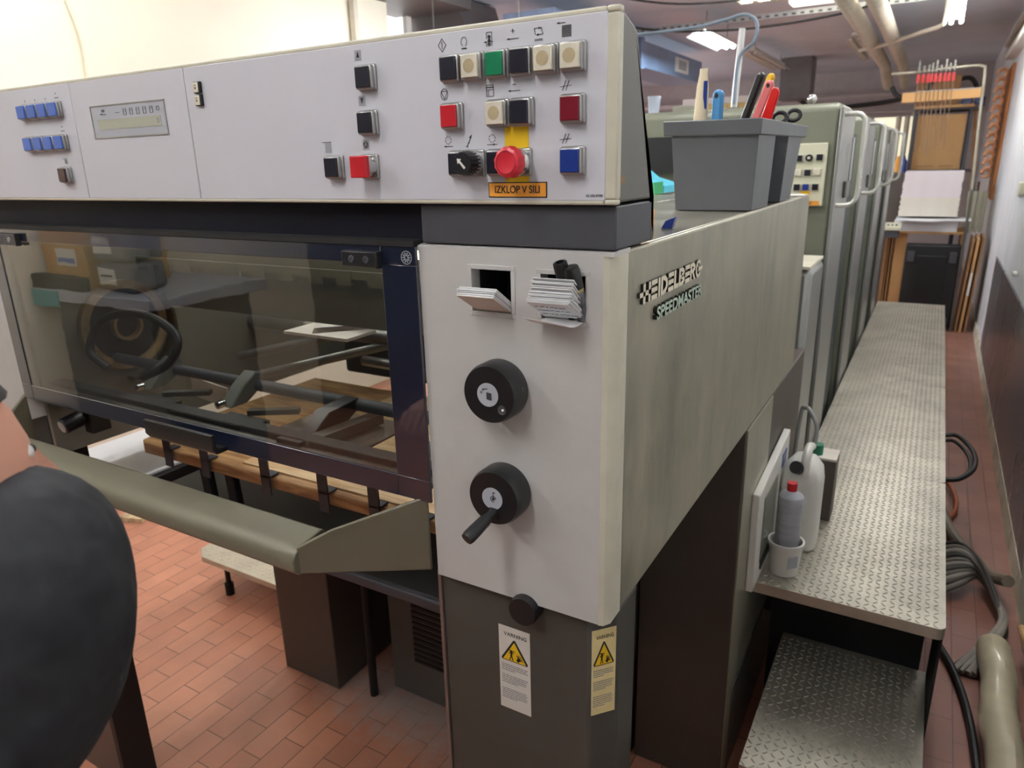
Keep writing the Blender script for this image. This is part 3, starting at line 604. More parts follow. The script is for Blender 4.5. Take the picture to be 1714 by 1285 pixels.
for x, m_, ln in ((-.210, M_capr, 0), (-.1465, M_capw, 1), (-.1155, M_capk, 0), (-.053, M_capdr, 0)): button(x, R2, m_, ln)
for x, m_ in ((-.202, M_capk), (-.148, M_capk), (-.053, M_capb)): button(x, R3_, m_)
for x, z in ((-.337, 1.726), (-.3395, 1.673), (-.4035, 1.620)): button(x, z, M_capk)
# rotary knob with arrow between the two black buttons
b = MB().box(-.1905, -.1615, YF - .0045, YF, R3_ - .0155, R3_ + .0155).build('rotary_switch', M_bezel, CN, bevel=.002)
MB().lathe([(0, 0), (.0135, 0), (.0135, .010), (0, .010)], (-.176, YF - .004, R3_), (0, -1, 0), 32).build('knob_collar', M_bezel, b)
prof = []
g = MB(); n = 40; rs = []
for h, r_ in ((.010, .0140), (.027, .0136), (.0295, .0125)):
    rs.append([Vector((-.176 + (r_ * (1 - .06 * (k % 2))) * cos(2 * pi * k / n), YF - h, R3_ + (r_ * (1 - .06 * (k % 2))) * sin(2 * pi * k / n))) for k in range(n)])
g.rings(rs); g.build('knob', M_black, b)
a = YF - .0296; cx, cz = -.176, R3_
MB().prism([(cx - .0065, cz + .0055), (cx - .0005, cz + .0048), (cx - .0022, cz + .0028), (cx + .005, cz - .0045), (cx + .003, cz - .0065), (cx - .0038, cz + .001), (cx - .0057, cz - .0006)], 'y', a, a - .0004).build('white_arrow', M_white, b)
# emergency stop mushroom on yellow tape
MB().box(-.1345, -.1035, YF - .0004, YF, 1.5965, 1.664).build('yellow_strip', M_yellow, CN, label='yellow tape strip behind the red stop button')
b = MB().box(-.1280, -.0990, YF - .0045, YF, R3_ - .0155, R3_ + .0155).build('emergency_stop', M_bezel, CN, bevel=.002, label='red mushroom stop button')
MB().lathe([(0, 0), (.0145, 0), (.0145, .007), (.0115, .010), (.0115, .018), (0, .018)], (-.1125, YF - .004, R3_), (0, -1, 0), 32).build('stop_collar', M_chrome, b)
g = MB(); rs = []; n = 48
for h, r_ in ((.020, .0140), (.023, .0172), (.031, .0175), (.036, .0160), (.0375, .0125), (.0372, .0118), (.0372, .0001)):
    f = .05 if .02 < h < .037 and r_ > .015 else 0
    rs.append([Vector((-.1125 + r_ * (1 - f * (1 if k % 4 < 2 else 0)) * cos(2 * pi * k / n), YF - h, R3_ + r_ * (1 - f * (1 if k % 4 < 2 else 0)) * sin(2 * pi * k / n))) for k in range(n)])
g.rings(rs); mh = g.build('mushroom_head', mat('stop_red', (206, 44, 58), .35, noise=.03), b)
MB().line(circ(-.1125, R3_, .0122, 36), .0006, YF - .0374, th=.0003).build('ring_groove', mat('groove_red', (120, 22, 34), .5), b)
# red square mushroom in the left column
b = MB().box(-.3520, -.3230, YF - .0045, YF, 1.6045, 1.6355).build('stop_button', M_bezel, CN, bevel=.002, label='square red stop button')
MB().lathe([(0, 0), (.0135, 0), (.012, .008), (.012, .014), (0, .014)], (-.3375, YF - .004, 1.62), (0, -1, 0), 28).build('stop_collar', M_chrome, b)
g = MB(); g.rings([[Vector((-.3375 + r_ * cc[0], YF - h, 1.62 + r_ * cc[1])) for cc in ((-1, -1), (1, -1), (1, 1), (-1, 1))] for h, r_ in ((.016, .0105), (.019, .0135), (.0255, .0135), (.0265, .013))]); g.build('square_head', M_capr, b, bevel=.0015)
# small blue keys at the left
for x, z in [(-1.139 + k * .0335, 1.7265) for k in range(4)] + [(-1.140 + k * .0335, 1.6725) for k in range(4)]:
    button(x, z, M_caplb, wd=.0325, hd=.0275, tall=.009)
button(-1.045, 1.618, mat('cap_smoked_red', (62, 32, 34), .25, noise=.3, scale=90), wd=.029, hd=.029, tall=.010)
MB().box(-1.158, -.991, YF - .0010, YF + .001, 1.7105, 1.7425).build('key_row_base', M_bezel, CN, bevel=.001) if False else None
for z, ch in ((1.7365, 'v'), (1.7192, 'f')):
    b = MB().box(-.6625, -.6475, YF - .004, YF, z - .0078, z + .0078).build('small_key', M_blackm, CN, bevel=.0006)
    MB().box(-.6625, -.6510, YF - .0052, YF - .0035, z - .0070, z + .0070).build('key_cap', M_capw, b, bevel=.0006)
    MB().line([(-.6585, z + .003), (-.6545, z + .003)], .0007, YF - .0052).line([(-.6583, z + .0008), (-.6565, z - .0028), (-.6547, z + .0008)], .0006, YF - .0052).build('key_symbol', M_print, b)
# display
d_ = MB().box(-.9345, -.7415, YF - .0004, YF, 1.6770, 1.7245).build('display', M_lcd, CN, bevel=.0002, label='grey counter display with pale strip window')
g = MB(); framed(-.9365, -.7395, 1.6750, 1.7265, [(-.9345, -.7415, 1.6770, 1.7245)], YF - .0012, YF, g); g.build('display_rim', M_bezel, d_)
MB().box(-.9205, -.7535, YF - .0009, YF - .0004, 1.6885, 1.7035).build('display_window', M_lcds, d_)
g = MB(); a = YF - .0005
for k in range(6):
    x = -.846 + k * .0172; z0 = 1.7115
    if k < 5: g.line([(x, z0 - .003), (x, z0 + .0035), (x + .007, z0 + .0035), (x + .007, z0 - .003), (x, z0 - .003)], .0005, a); g.line([(x, z0 + .0035), (x, z0 + .0065), (x + .007, z0 + .0065), (x + .007, z0 + .0035)], .0004, a)
    else: g.line([(x, z0), (x, z0 + .0055), (x + .006, z0 + .0055), (x + .006, z0), (x, z0)], .0005, a)
g.line([(-.868, 1.713), (-.857, 1.713)], .0006, a); g.line([(-.91, 1.712), (-.894, 1.712)], .0006, a); g.line([(-.91, 1.712), (-.906, 1.7135)], .0005, a)
for k in range(3): g.line([(-.905, 1.716 + k * .0014), (-.897, 1.716 + k * .0014)], .0007, a)
g.build('display_symbols', M_print, d_)
text('0', 'digit', M_printg, d_, (-.760, YF - .0010, 1.696), .012, extrude=.0001)
# printed symbols
SY = MB(); a = YF + .0001
def arrow_l(x, z, l=.008, w_=.0006): SY.line([(x + l, z), (x - l, z)], w_, a); SY.prism([(x - l, z), (x - l + .003, z + .0011), (x - l + .003, z - .0011)], 'y', a, a - .0004)
zt = 1.7525
x = -.2165; SY.line([(x, zt + .007), (x + .0055, zt), (x, zt - .007), (x - .0055, zt), (x, zt + .007)], .0006, a); SY.line([(x, zt + .004), (x, zt - .004)], .0006, a)
x = -.186; SY.line(circ(x, zt + .001, .0048, 20, -1.1, pi + 1.1, .8), .0006, a); SY.line([(x - .0035, zt - .006), (x + .0035, zt - .006)], .0012, a)
x = -.152
for k in (-1, 0, 1): SY.prism(circ(x, zt - .001 + k * .0038, .002, 12)[:-1], 'y', a, a - .0004)
SY.line([(x - .0035, zt - .007), (x - .0035, zt - .003)], .0005, a); SY.line([(x - .0035, zt + .001), (x - .0035, zt + .0075), (x + .0035, zt + .0075), (x + .0035, zt - .007)], .0006, a); arrow_l(x - .001, zt - .0022, .006)
x = -.1215; arrow_l(x, zt - .002, .0075); SY.line([(x - .0022, zt + .0058), (x + .0022, zt + .0058)], .0006, a); SY.line([(x, zt + .0036), (x, zt + .008)], .0006, a)
x = -.0895; SY.line([(x - .004, zt - .001), (x - .005, zt + .0055), (x + .004, zt + .0055)], .0006, a); SY.line([(x + .003, zt + .0055), (x + .0055, zt - .001), (x - .002, zt - .001)], .0006, a); SY.prism([(x + .003, zt + .0055), (x + .0002, zt + .0068), (x + .0002, zt + .0042)], 'y', a, a - .0004); SY.prism([(x - .003, zt - .001), (x, zt + .0002), (x, zt - .0022)], 'y', a, a - .0004)
for k in (0, 1): SY.line([(x - .005, zt - .0055 - k * .0012), (x + .005, zt - .0055 - k * .0012)], .0004, a)
x = -.0585; arrow_l(x - .004, zt + .0085 - .001, .005)
for k in range(9): SY.line([(x - .003, zt + .0055 - .001 - k * .0013), (x + .008, zt + .0055 - .001 - k * .0013)], .0007, a)
zt = 1.6995
x = -.2165; SY.line(circ(x, zt, .0062, 24, sx=.8), .0006, a); SY.line([(x - .0045, zt + .0035), (x + .0045, zt + .0035), (x, zt - .0055), (x - .0045, zt + .0035)], .0006, a)
x = -.153; SY.line([(x - .0048, zt - .006), (x - .0048, zt + .006), (x + .0048, zt + .006), (x + .0048, zt - .006), (x - .0048, zt - .006)], .0005, a); SY.line([(x - .0048, zt + .001), (x + .0048, zt + .001)], .0006, a); SY.line([(x - .0005, zt - .0005), (x - .0035, zt - .0005), (x - .002, zt - .0025), (x - .0035, zt - .0045), (x - .0005, zt - .0045)], .0005, a)
for k in range(5): SY.line(circ(x - .0036 + k * .0018, zt + .0035, .0007, 6), .0003, a)
x = -.121; arrow_l(x, zt - .002, .0075); SY.line([(x - .002, zt + .0045), (x + .002, zt + .0045)], .0008, a)
for zz in (1.6985, 1.6445):
    x = -.0575; SY.line([(x - .0035, zz - .005), (x + .0005, zz + .005)], .0006, a); SY.line([(x + .0005, zz - .005), (x + .0045, zz + .005)], .0006, a); SY.line([(x - .0065, zz - .001), (x + .007, zz)], .0005, a)
zt = 1.6455
for x, sgn in ((-.214, 1), (-.152, -1)):
    for k in range(8): SY.line(circ(x, zt + .0025, .0042, 3, k * .78, k * .78 + .45), .0006, a)
    arrow_l(x, zt - .0045, .0065) if sgn > 0 else (SY.line([(x - .007, zt - .0042), (x + .007, zt - .0042)], .0006, a), SY.prism([(x, zt - .0042), (x + .003, zt - .003), (x + .003, zt - .0054)], 'y', a, a - .0004))
x = -.184; SY.line([(x - .005, zt - .005), (x - .0015, zt - .006)], .0007, a); SY.line([(x - .003, zt - .0055), (x + .0015, zt + .003)], .0007, a); SY.line([(x - .002, zt - .0015), (x + .001, zt - .0015)], .0006, a); SY.prism([(x + .004, zt + .008), (x - .0002, zt + .0045), (x + .0025, zt + .003)], 'y', a, a - .0004)
# hatched square signs by the left column of buttons
for x, z, kind in ((-.3455, 1.7535, 'u'), (-.3445, 1.7005, 'd'), (-.410, 1.6455, 's'), (-.3440, 1.6470, 't')):
    for k in range(8): SY.line([(x - .0055, z - .006 + k * .0016), (x + .0055, z - .006 + k * .0016)], .0005, a, m=1)
    if kind == 'u': SY.prism([(x, z + .004), (x - .0022, z - .003), (x + .0022, z - .003)], 'y', a - .0001, a - .0006)
    if kind == 'd': SY.prism([(x, z - .004), (x - .0022, z + .003), (x + .0022, z + .003)], 'y', a - .0001, a - .0006)
    if kind == 't': SY.line(circ(x, z, .0038, 16), .0006, a - .0001); SY.line([(x - .003, z + .002), (x + .003, z + .002), (x, z - .003), (x - .003, z + .002)], .0006, a - .0001)
    if kind == 's': SY.line([(x - .01, z + .0068), (x + .006, z + .0068)], .0006, a)
for x, z in ((-1.131, 1.7455), (-1.098, 1.7455), (-1.064, 1.7455)): SY.line([(x, z + .002), (x, z - .002)], .0008, a)
SY.line([(-1.035, 1.7455), (-1.024, 1.7455)], .0016, a, m=1); SY.line([(-1.030, 1.7535), (-1.030, 1.7515)], .002, a); SY.line([(-1.035, 1.6915), (-1.024, 1.6915)], .0016, a, m=1); SY.line([(-1.032, 1.6985), (-1.027, 1.6985)], .001, a)
for k in range(6): SY.line([(-1.042, 1.6375 + k * .0012), (-1.034, 1.6375 + k * .0012)], .0008, a, m=1)
SY.line([(-1.047, 1.6455), (-1.034, 1.6455)], .0006, a)
cents = [(-.2165, 1.7525), (-.186, 1.7525), (-.152, 1.7525), (-.1215, 1.7525), (-.0895, 1.7525), (-.0585, 1.7525), (-.2165, 1.6995), (-.153, 1.6995), (-.121, 1.6995), (-.0575, 1.6985), (-.0575, 1.6445), (-.214, 1.6455), (-.184, 1.6455), (-.152, 1.6455),
         (-.3455, 1.7535), (-.3445, 1.7005), (-.410, 1.6455), (-.3440, 1.6470), (-1.131, 1.7455), (-1.098, 1.7455), (-1.064, 1.7455), (-1.030, 1.748), (-1.030, 1.694), (-1.040, 1.6415)]
parts_ = [MB() for _ in cents]; used = [{} for _ in cents]
# every stroke is one prism: keep its faces together
stroke = {}; par = list(range(len(SY.v)))
def fnd(i):
    while par[i] != i: i = par[i]
    return i
for f in SY.f:
    for i in f[1:]: par[fnd(i)] = fnd(f[0])
for fi, f in enumerate(SY.f): stroke.setdefault(fnd(f[0]), []).append(fi)
for root_, fl in stroke.items():
    vs_ = sorted({i for fi in fl for i in SY.f[fi]}); cx = sum(SY.v[i].x for i in vs_) / len(vs_); cz = sum(SY.v[i].z for i in vs_) / len(vs_)
    b_ = min(range(len(cents)), key=lambda k: (cents[k][0] - cx) ** 2 + (cents[k][1] - cz) ** 2)
    mp_ = {i: j for j, i in enumerate(vs_)}
    parts_[b_].add([SY.v[i] for i in vs_], [tuple(mp_[i] for i in SY.f[fi]) for fi in fl], SY.m[fl[0]])
for p_ in parts_:
    if p_.v: p_.build('printed_symbol', [M_print, M_printg], CN)
text('10.105.9799', 'part_number', M_print, CN, (-.0225, YF - .0002, 1.5835), .0042, extrude=.00015, label='tiny printed part number')
lb = MB().box(-.1585, -.0805, YF - .0006, YF, 1.5815, 1.5990).build('sticker', M_print, CN, label='orange sticker reading IZKLOP V SILI')
MB().box(-.1573, -.0817, YF - .0009, YF - .0005, 1.5827, 1.5978).build('sticker_field', M_orange, lb)
text('IZKLOP V SILI', 'sticker_text', M_print, lb, (-.1195, YF - .0011, 1.5903), .0118, extrude=.0002, bold=.00012, width=.060)
# torn bit of tape at the console side
MB().obox((.002, .012, 1.600), (.001, .018, .008)).build('tape_scrap', mat('brown_tape', (130, 96, 50), .5), CN)

# ================================================================ CARDS AND PENS IN THE SLOTS
def card(x0, x1, yb, zb_, lean, ht, label, group, m=M_paper, th=.0011, bend=0.):
    g = MB(); n = 5; vs = []
    for i in range(n + 1):
        s_ = ht * i / n; an = lean + bend * (i / n) ** 2
        y = yb - s_ * sin(an); z = zb_ + s_ * cos(an); ny, nz = cos(an) * th / 2, sin(an) * th / 2
        vs.append([Vector((x0, y - ny, z - nz)), Vector((x1, y - ny, z - nz)), Vector((x1, y + ny, z + nz)), Vector((x0, y + ny, z + nz))])
    g.rings(vs); o = g.build('paper_card', m)
    return tag(o, label, 'card', group)
random.seed(11)
LN = radians(60)
for i in range(9):
    e = i == 0; o_ = i * .0013
    card(-.189 + random.uniform(-.002, .002), -.1365 + random.uniform(-.001, .001), .006 + o_ * .5, 1.4405 + o_ * .866, LN - radians(i * .3), .052 + random.uniform(-.002, .002),
         'plain buff card at the front of the left slot bundle' if e else ORD[i] + ' card from the front of the thin bundle in the left slot', 'white cards in the left slot', M_paperc if e else M_paper, th=.0009)
for i in range(20):
    o_ = i * .00115
    card(-.090 + random.uniform(-.004, .002), -.0375 + random.uniform(-.002, .001), .005 + o_ * .5, 1.4405 + o_ * .866, LN - radians(i * .35), .050 + random.uniform(-.003, .003),
         ORD[i] + ' white card from the bottom of the thick bundle in the right slot', 'white cards in the right slot', M_paper, th=.0007, bend=random.uniform(-.06, .04))
o = MB(); n = 8; rs = []
for i in range(n + 1):
    f = i / n; y = .003 - .045 * f; z = 1.4400 - .004 * sin(pi * f) + .004 * f * f
    xa = -.088 - .013 * f; xb = -.037 - .006 * f
    rs.append([Vector((xa, y + .012 * f, z + .001 * f)), Vector((xb, y, z)), Vector((xb, y, z - .0005)), Vector((xa, y + .012 * f, z - .0005 + .001 * f))])
o.rings(rs); o = tag(o.build('paper_note', M_paper), 'bent white note with blue handwriting lying flat under the right bundle', 'paper note')
g = MB(); random.seed(5); an = LN
fy = .005 - .0002; 
for row in range(3):
    s0 = .040 - row * .012; x = -.086
    while x < -.045:
        q = x + random.uniform(.002, .006); s1 = s0 + random.uniform(-.0015, .0015)
        p = [Vector((xx, fy - ss * sin(an) - .0004, 1.4405 + ss * cos(an) - .0007)) for xx, ss in ((x, s0), (q, s1))]
        g.tube(p, .0004, n=4); x = q + random.uniform(.0005, .003)
g = g.build('handwriting', mat('ink_blue', (60, 70, 120), .6), o)
# markers
mk = thing('marker_pen', (-.052, .012, 1.445), 'dark open ended marker barrel standing left of the capped marker in the right slot', 'pen')
p0 = Vector((-.0535, .010, 1.440)); d_ = Vector((-.10, -.36, 1)).normalized()
MB().lathe([(0, 0), (.0078, 0), (.0082, .03), (.0086, .07), (.0082, .0745), (.0052, .0755), (.0048, .070), (0, .070)], p0, d_, 28).build('barrel', M_black, mk)
mk = thing('marker_pen', (-.040, .012, 1.445), 'black marker with gold ring and grey printed barrel in the right slot', 'pen')
p0 = Vector((-.0385, .009, 1.434)); d_ = Vector((-.10, -.36, 1)).normalized()
MB().lathe([(0, 0), (.0082, 0), (.0082, .046), (0, .046)], p0, d_, 28).build('barrel', mat('barrel_grey_print', (110, 112, 116), .35, noise=.6, scale=200, stretch=(1, 1, .3)), mk)
MB().lathe([(.0070, .046), (.0085, .046), (.0085, .050), (.007, .050)], p0, d_, 28).build('ring', mat('gold_ring', (190, 170, 110), .35, metal=.4), mk)
MB().lathe([(0, .050), (.0092, .050), (.0095, .072), (.0085, .0765), (.0035, .077), (.003, .0775), (0, .0775)], p0, d_, 28).build('cap', M_black, mk)

# ================================================================ BIN WITH TOOLS ON THE COVER
BN = thing('storage_bin', (-.09, .93, 1.52), 'grey plastic bin full of hand tools standing on the press cover', 'storage bin')
def taper(x0, x1, y0, y1, z0, X0, X1, Y0_, Y1_, z1):
    return [[Vector((x0, y0, z0)), Vector((x1, y0, z0)), Vector((x1, y1, z0)), Vector((x0, y1, z0))], [Vector((X0, Y0_, z1)), Vector((X1, Y0_, z1)), Vector((X1, Y1_, z1)), Vector((X0, Y1_, z1))]]
th = .003
def hollow(mb, x0, x1, y0, y1, z0, X0, X1, Y0_, Y1_, z1):
    A = taper(x0, x1, y0, y1, z0, X0, X1, Y0_, Y1_, z1); B = taper(x0 + th, x1 - th, y0 + th, y1 - th, z0 + th, X0 + th, X1 - th, Y0_ + th, Y1_ - th, z1)
    mb.rings([A[0], A[1], B[1], B[0]])
g = MB(); hollow(g, -.158, -.006, .712, .865, 1.5205, -.172, .0, .706, .868, 1.688)
hollow(g, -.158, -.040, .86, 1.02, 1.5205, -.165, -.034, .86, 1.02, 1.668)
hollow(g, -.158, -.008, 1.015, 1.14, 1.5205, -.172, .0, 1.012, 1.185, 1.668)
g.build('bin_body', M_bin, BN, bevel=.004)
g = MB(); g.rings([[Vector(q) for q in ((-.184, .698, 1.664), (.004, .698, 1.660), (.006, 1.205, 1.664), (-.184, 1.205, 1.664))], [Vector(q) for q in ((-.186, .696, 1.692), (.006, .696, 1.690), (.008, 1.21, 1.690), (-.186, 1.21, 1.690))],
                   [Vector(q) for q in ((-.181, .701, 1.692), (.001, .701, 1.690), (.003, 1.205, 1.690), (-.181, 1.205, 1.690))], [Vector(q) for q in ((-.179, .703, 1.664), (-.001, .703, 1.660), (.001, 1.2, 1.664), (-.179, 1.2, 1.664))]], close=True, cap=False)
g.build('bin_rim', M_bin, BN, bevel=.003)
def stick(name, p0, p1, w0, w1, t_, m, label, cat, round_=True, hole=False, seg=8):
    p0, p1 = Vector(p0), Vector(p1); ax = (p1 - p0).normalized(); u = Vector((1, -.55, 0)); u = (u - ax * u.dot(ax)).normalized(); v_ = ax.cross(u); L = (p1 - p0).length
    ou = [(-w0 / 2, 0), (w0 / 2, 0)] + [(w1 / 2 * cos(a), L - w1 / 2 + w1 / 2 * sin(a)) for a in [pi * k / seg for k in range(seg + 1)]]
    g = MB(); n = len(ou)
    vs = [p0 + u * a + ax * b + v_ * (t_ / 2) for a, b in ou] + [p0 + u * a + ax * b - v_ * (t_ / 2) for a, b in ou]
    g.add(vs, [tuple(range(n)), tuple(range(2 * n - 1, n - 1, -1))] + [(i, i + n, (i + 1) % n + n, (i + 1) % n) for i in range(n)])
    t = thing(name, p0, label, cat); g.build('handle', m, t, bevel=t_ * .3)
    if hole: MB().cyl(p1 - ax * w1 * .5 + v_ * (t_ / 2 + .0006), p1 - ax * w1 * .5 - v_ * (t_ / 2 + .0006), w1 * .22, n=14).build('hanging_hole', M_blackm, t)
    return t
# glue tube
t = thing('glue_tube', (-.158, .85, 1.6), 'cream squeeze tube standing crimped end up in the bin', 'tube')
g = MB(); rs = []
for h, rx, ry in ((0, .014, .013), (.04, .0145, .013), (.10, .0150, .010), (.165, .0125, .006), (.190, .0085, .0015), (.200, .0085, .0012)):
    rs.append([Vector((-.157 + .02 * h + rx * cos(2 * pi * k / 20), .85 + ry * sin(2 * pi * k / 20), 1.60 + h)) for k in range(20)])
g.rings(rs); g.build('tube_body', M_tubew, t); MB().box(-.150, -.142, .843, .8438, 1.72, 1.775).build('tube_print', M_capb, t)
MB().lathe([(0, 0), (.012, 0), (.012, .02), (0, .02)], (-.157, .85, 1.58), (0, 0, 1), 16).build('tube_cap', M_white, t)
stick('scraper', (-.122, .85, 1.56), (-.119, .85, 1.757), .026, .0245, .013, mat('handle_blue', (66, 140, 196), .4), 'blue handled scraper with a hanging hole standing in the bin', 'scraper', hole=True)
stick('file', (-.125, .95, 1.58), (-.040, .88, 1.786), .015, .019, .013, M_black, 'long black handled tool leaning right in the bin', 'hand tool')
stick('spatula', (-.105, .98, 1.58), (-.026, .91, 1.786), .012, .017, .008, mat('handle_yellow', (232, 186, 40), .4), 'yellow handled spatula behind the black tool', 'spatula')
stick('ink_knife', (-.098, .94, 1.58), (-.017, .86, 1.768), .017, .020, .009, mat('handle_pink', (226, 122, 122), .35), 'pink handled ink knife leaning in the bin', 'ink knife', hole=True)
t = stick('scraper', (-.043, .845, 1.60), (.008, .79, 1.748), .030, .020, .005, mat('handle_red', (214, 36, 34), .2), 'flat glossy red scraper at the right of the tools', 'scraper')
t = thing('scissors', (.01, 1.0, 1.69), 'black handled scissors lying across the right end of the bin', 'scissors')
for (cx, cy, cz) in ((-.012, .95, 1.700), (.008, 1.0, 1.706)):
    MB().tube([(cx + .014 * cos(a), cy + .004 * sin(a), cz + .011 * sin(a)) for a in [2 * pi * k / 16 for k in range(17)]], .0045, n=8).build('finger_loop', M_black, t)
MB().obox((-.03, 1.0, 1.68), (.07, .003, .012), Matrix.Rotation(radians(35), 3, 'Y')).build('blade', M_chrome, t)
stick('putty_knife', (-.080, 1.02, 1.58), (-.083, 1.0, 1.722), .02, .022, .003, mat('knife_grey', (150, 150, 140), .5), 'grey sheet metal putty knife between tube and leaning tools', 'putty knife', seg=2)
stick('brush', (-.17, 1.05, 1.58), (-.172, 1.05, 1.722), .006, .005, .004, M_white, 'thin white brush handle at the left rear of the bin', 'brush')
# small yellow and blue scraps behind the console
tag(MB().obox((-.07, .30, 1.535), (.02, .01, .03)).build('clothes_peg', M_orange, bevel=.002), 'small orange clip lying on the cover behind the console', 'clip')
tag(MB().prism([(-.052, 1.52), (-.035, 1.52), (-.030, 1.538), (-.045, 1.532)], 'y', .31, .322).build('rubber_wedge', M_capb, bevel=.001), 'small dark blue wedge lying beside the orange clip', 'wedge')
tag(MB().box(-.05, .0, 1.28, 1.36, 1.5195, 1.523).build('white_strip', M_white, bevel=.001), 'short white strip lying at the far edge of the cover', 'strip')

# ================================================================ PRINTING TOWERS
def tower(y, label, panel=False):
    T = thing('printing_unit', (-.55, y + .21, 0), label, 'printing unit', 'printing units in a row along the platform')
    MB().prism([(y + .012, 0), (y + .40, 0), (y + .40, 1.74), (y + .37, 1.79), (y + .03, 1.79), (y + .012, 1.775)], 'x', -1.15, -.014).build('unit_body', M_tbody, T, bevel=.012)
    MB().box(-.014, 0.0, y, y + .36, .0, 1.775).build('side_plate', M_tside, T, bevel=.003)
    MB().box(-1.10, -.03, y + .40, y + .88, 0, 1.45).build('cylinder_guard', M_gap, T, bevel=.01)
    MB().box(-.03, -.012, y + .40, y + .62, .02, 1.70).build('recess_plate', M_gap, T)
    h = MB().tube([(-.005, y + .03, 1.752), (.035, y + .03, 1.752), (.056, y + .03, 1.742), (.064, y + .03, 1.715), (.064, y + .03, 1.60), (.064, y + .03, 1.50), (.056, y + .03, 1.468), (.035, y + .03, 1.455), (-.005, y + .03, 1.453)], .0085, n=12, smooth=5).build('grab_rail', mat('rail_aluminium', (206, 204, 196), .25, metal=.5), T)
    MB().box(0, .012, y + .20, y + .30, 1.47, 1.53).build('latch', M_steel, T, bevel=.003)
    MB().cyl((.012, y + .26, 1.53), (.012, y + .26, 1.68), .005, n=8).build('latch_rod', M_chrome, T)
    return T
T1 = tower(1.99, 'nearest printing unit carrying a small cream control panel')
for k, (yy, lb) in enumerate(((2.94, 'second printing unit from the front'), (3.90, 'third printing unit from the front'), (4.77, 'farthest printing unit at the end of the row'))):
    c = dup(T1, (0, yy - 1.99, 0), lb)
# first unit extras
MB().ball((-.116, 2.06, 1.808), .016).cyl((-.116, 2.06, 1.785), (-.116, 2.06, 1.80), .006).build('ball_knob', M_chrome, T1)
pn = MB().box(-.146, -.040, 1.985, 2.004, 1.452, 1.662).build('control_panel', M_cream, T1, bevel=.003)
def tb(x, z, m_, s_=.020, d=.006, bz=M_cream):
    q = MB().box(x - s_ / 2 - .003, x + s_ / 2 + .003, 1.981, 1.985, z - s_ / 2 - .003, z + s_ / 2 + .003).build('push_button', bz, pn, bevel=.001)
    MB().box(x - s_ / 2, x + s_ / 2, 1.981 - d, 1.982, z - s_ / 2, z + s_ / 2).build('button_cap', m_, q, bevel=.001) if False else None
    return MB().box(x - s_ / 2, x + s_ / 2, 1.981 - d, 1.981, z - s_ / 2, z + s_ / 2).build('button_cap', m_, pn, bevel=.001)
for x, z, m_ in ((-.127, 1.613, M_capk), (-.062, 1.615, M_capk), (-.096, 1.565, M_capk), (-.127, 1.517, M_capk), (-.098, 1.517, M_capb), (-.067, 1.517, M_capk), (-.127, 1.565, M_capw), (-.066, 1.567, M_capw), (-.130, 1.478, M_capw)): tb(x, z, m_)
MB().lathe([(0, 0), (.012, 0), (.011, .012), (0, .012)], (-.096, 1.985, 1.614), (0, -1, 0), 20).build('rotary_knob', M_black, pn)
MB().box(-.100, -.091, 1.9715, 1.973, 1.610, 1.618).build('knob_mark', M_white, pn)
MB().box(-.112, -.084, 1.983, 1.985, 1.462, 1.505).build('yellow_strip', M_yellow, pn)
MB().box(-.085, -.050, 1.983, 1.985, 1.455, 1.470).build('orange_label', M_orange, pn)
MB().lathe([(0, 0), (.009, 0), (.009, .006), (.016, .008), (.016, .018), (.012, .022), (0, .023)], (-.100, 1.985, 1.474), (0, -1, 0), 24).build('stop_button', M_capr, pn)
for x, z in ((-.046, 1.655), (-.046, 1.458)): MB().lathe([(0, 0), (.004, 0), (.003, .002), (0, .002)], (x, 1.985, z), (0, -1, 0), 12).build('screw', M_cream, pn)

# ================================================================ DIAMOND PLATE PLATFORM AND STEPS
def diamond(mb, x0, x1, y0, y1, z, px=.0190, py=.0190, lx=.0088, wx=.0031, h=.0020):
    nx = int((x1 - x0 - .012) / px); ny = int((y1 - y0 - .012) / py)
    for i in range(nx + 1):
        for j in range(ny + 1):
            cx = x0 + .008 + i * px; cy = y0 + .008 + j * py; a = radians(45 if (i + j) % 2 else -45); c, s_ = cos(a), sin(a)
            P = [(-lx, 0), (-lx * .5, -wx * .8), (0, -wx), (lx * .5, -wx * .8), (lx, 0), (lx * .5, wx * .8), (0, wx), (-lx * .5, wx * .8)]
            if cx + lx * .8 > x1 or cy + lx * .8 > y1: continue
            v_ = [(cx + a_ * c - b_ * s_, cy + a_ * s_ + b_ * c, z) for a_, b_ in P] + [(cx + a_ * .55 * c - b_ * .45 * s_, cy + a_ * .55 * s_ + b_ * .45 * c, z + h) for a_, b_ in P]
            mb.add(v_, [(k, (k + 1) % 8, (k + 1) % 8 + 8, k + 8) for k in range(8)] + [tuple(range(8, 16))])
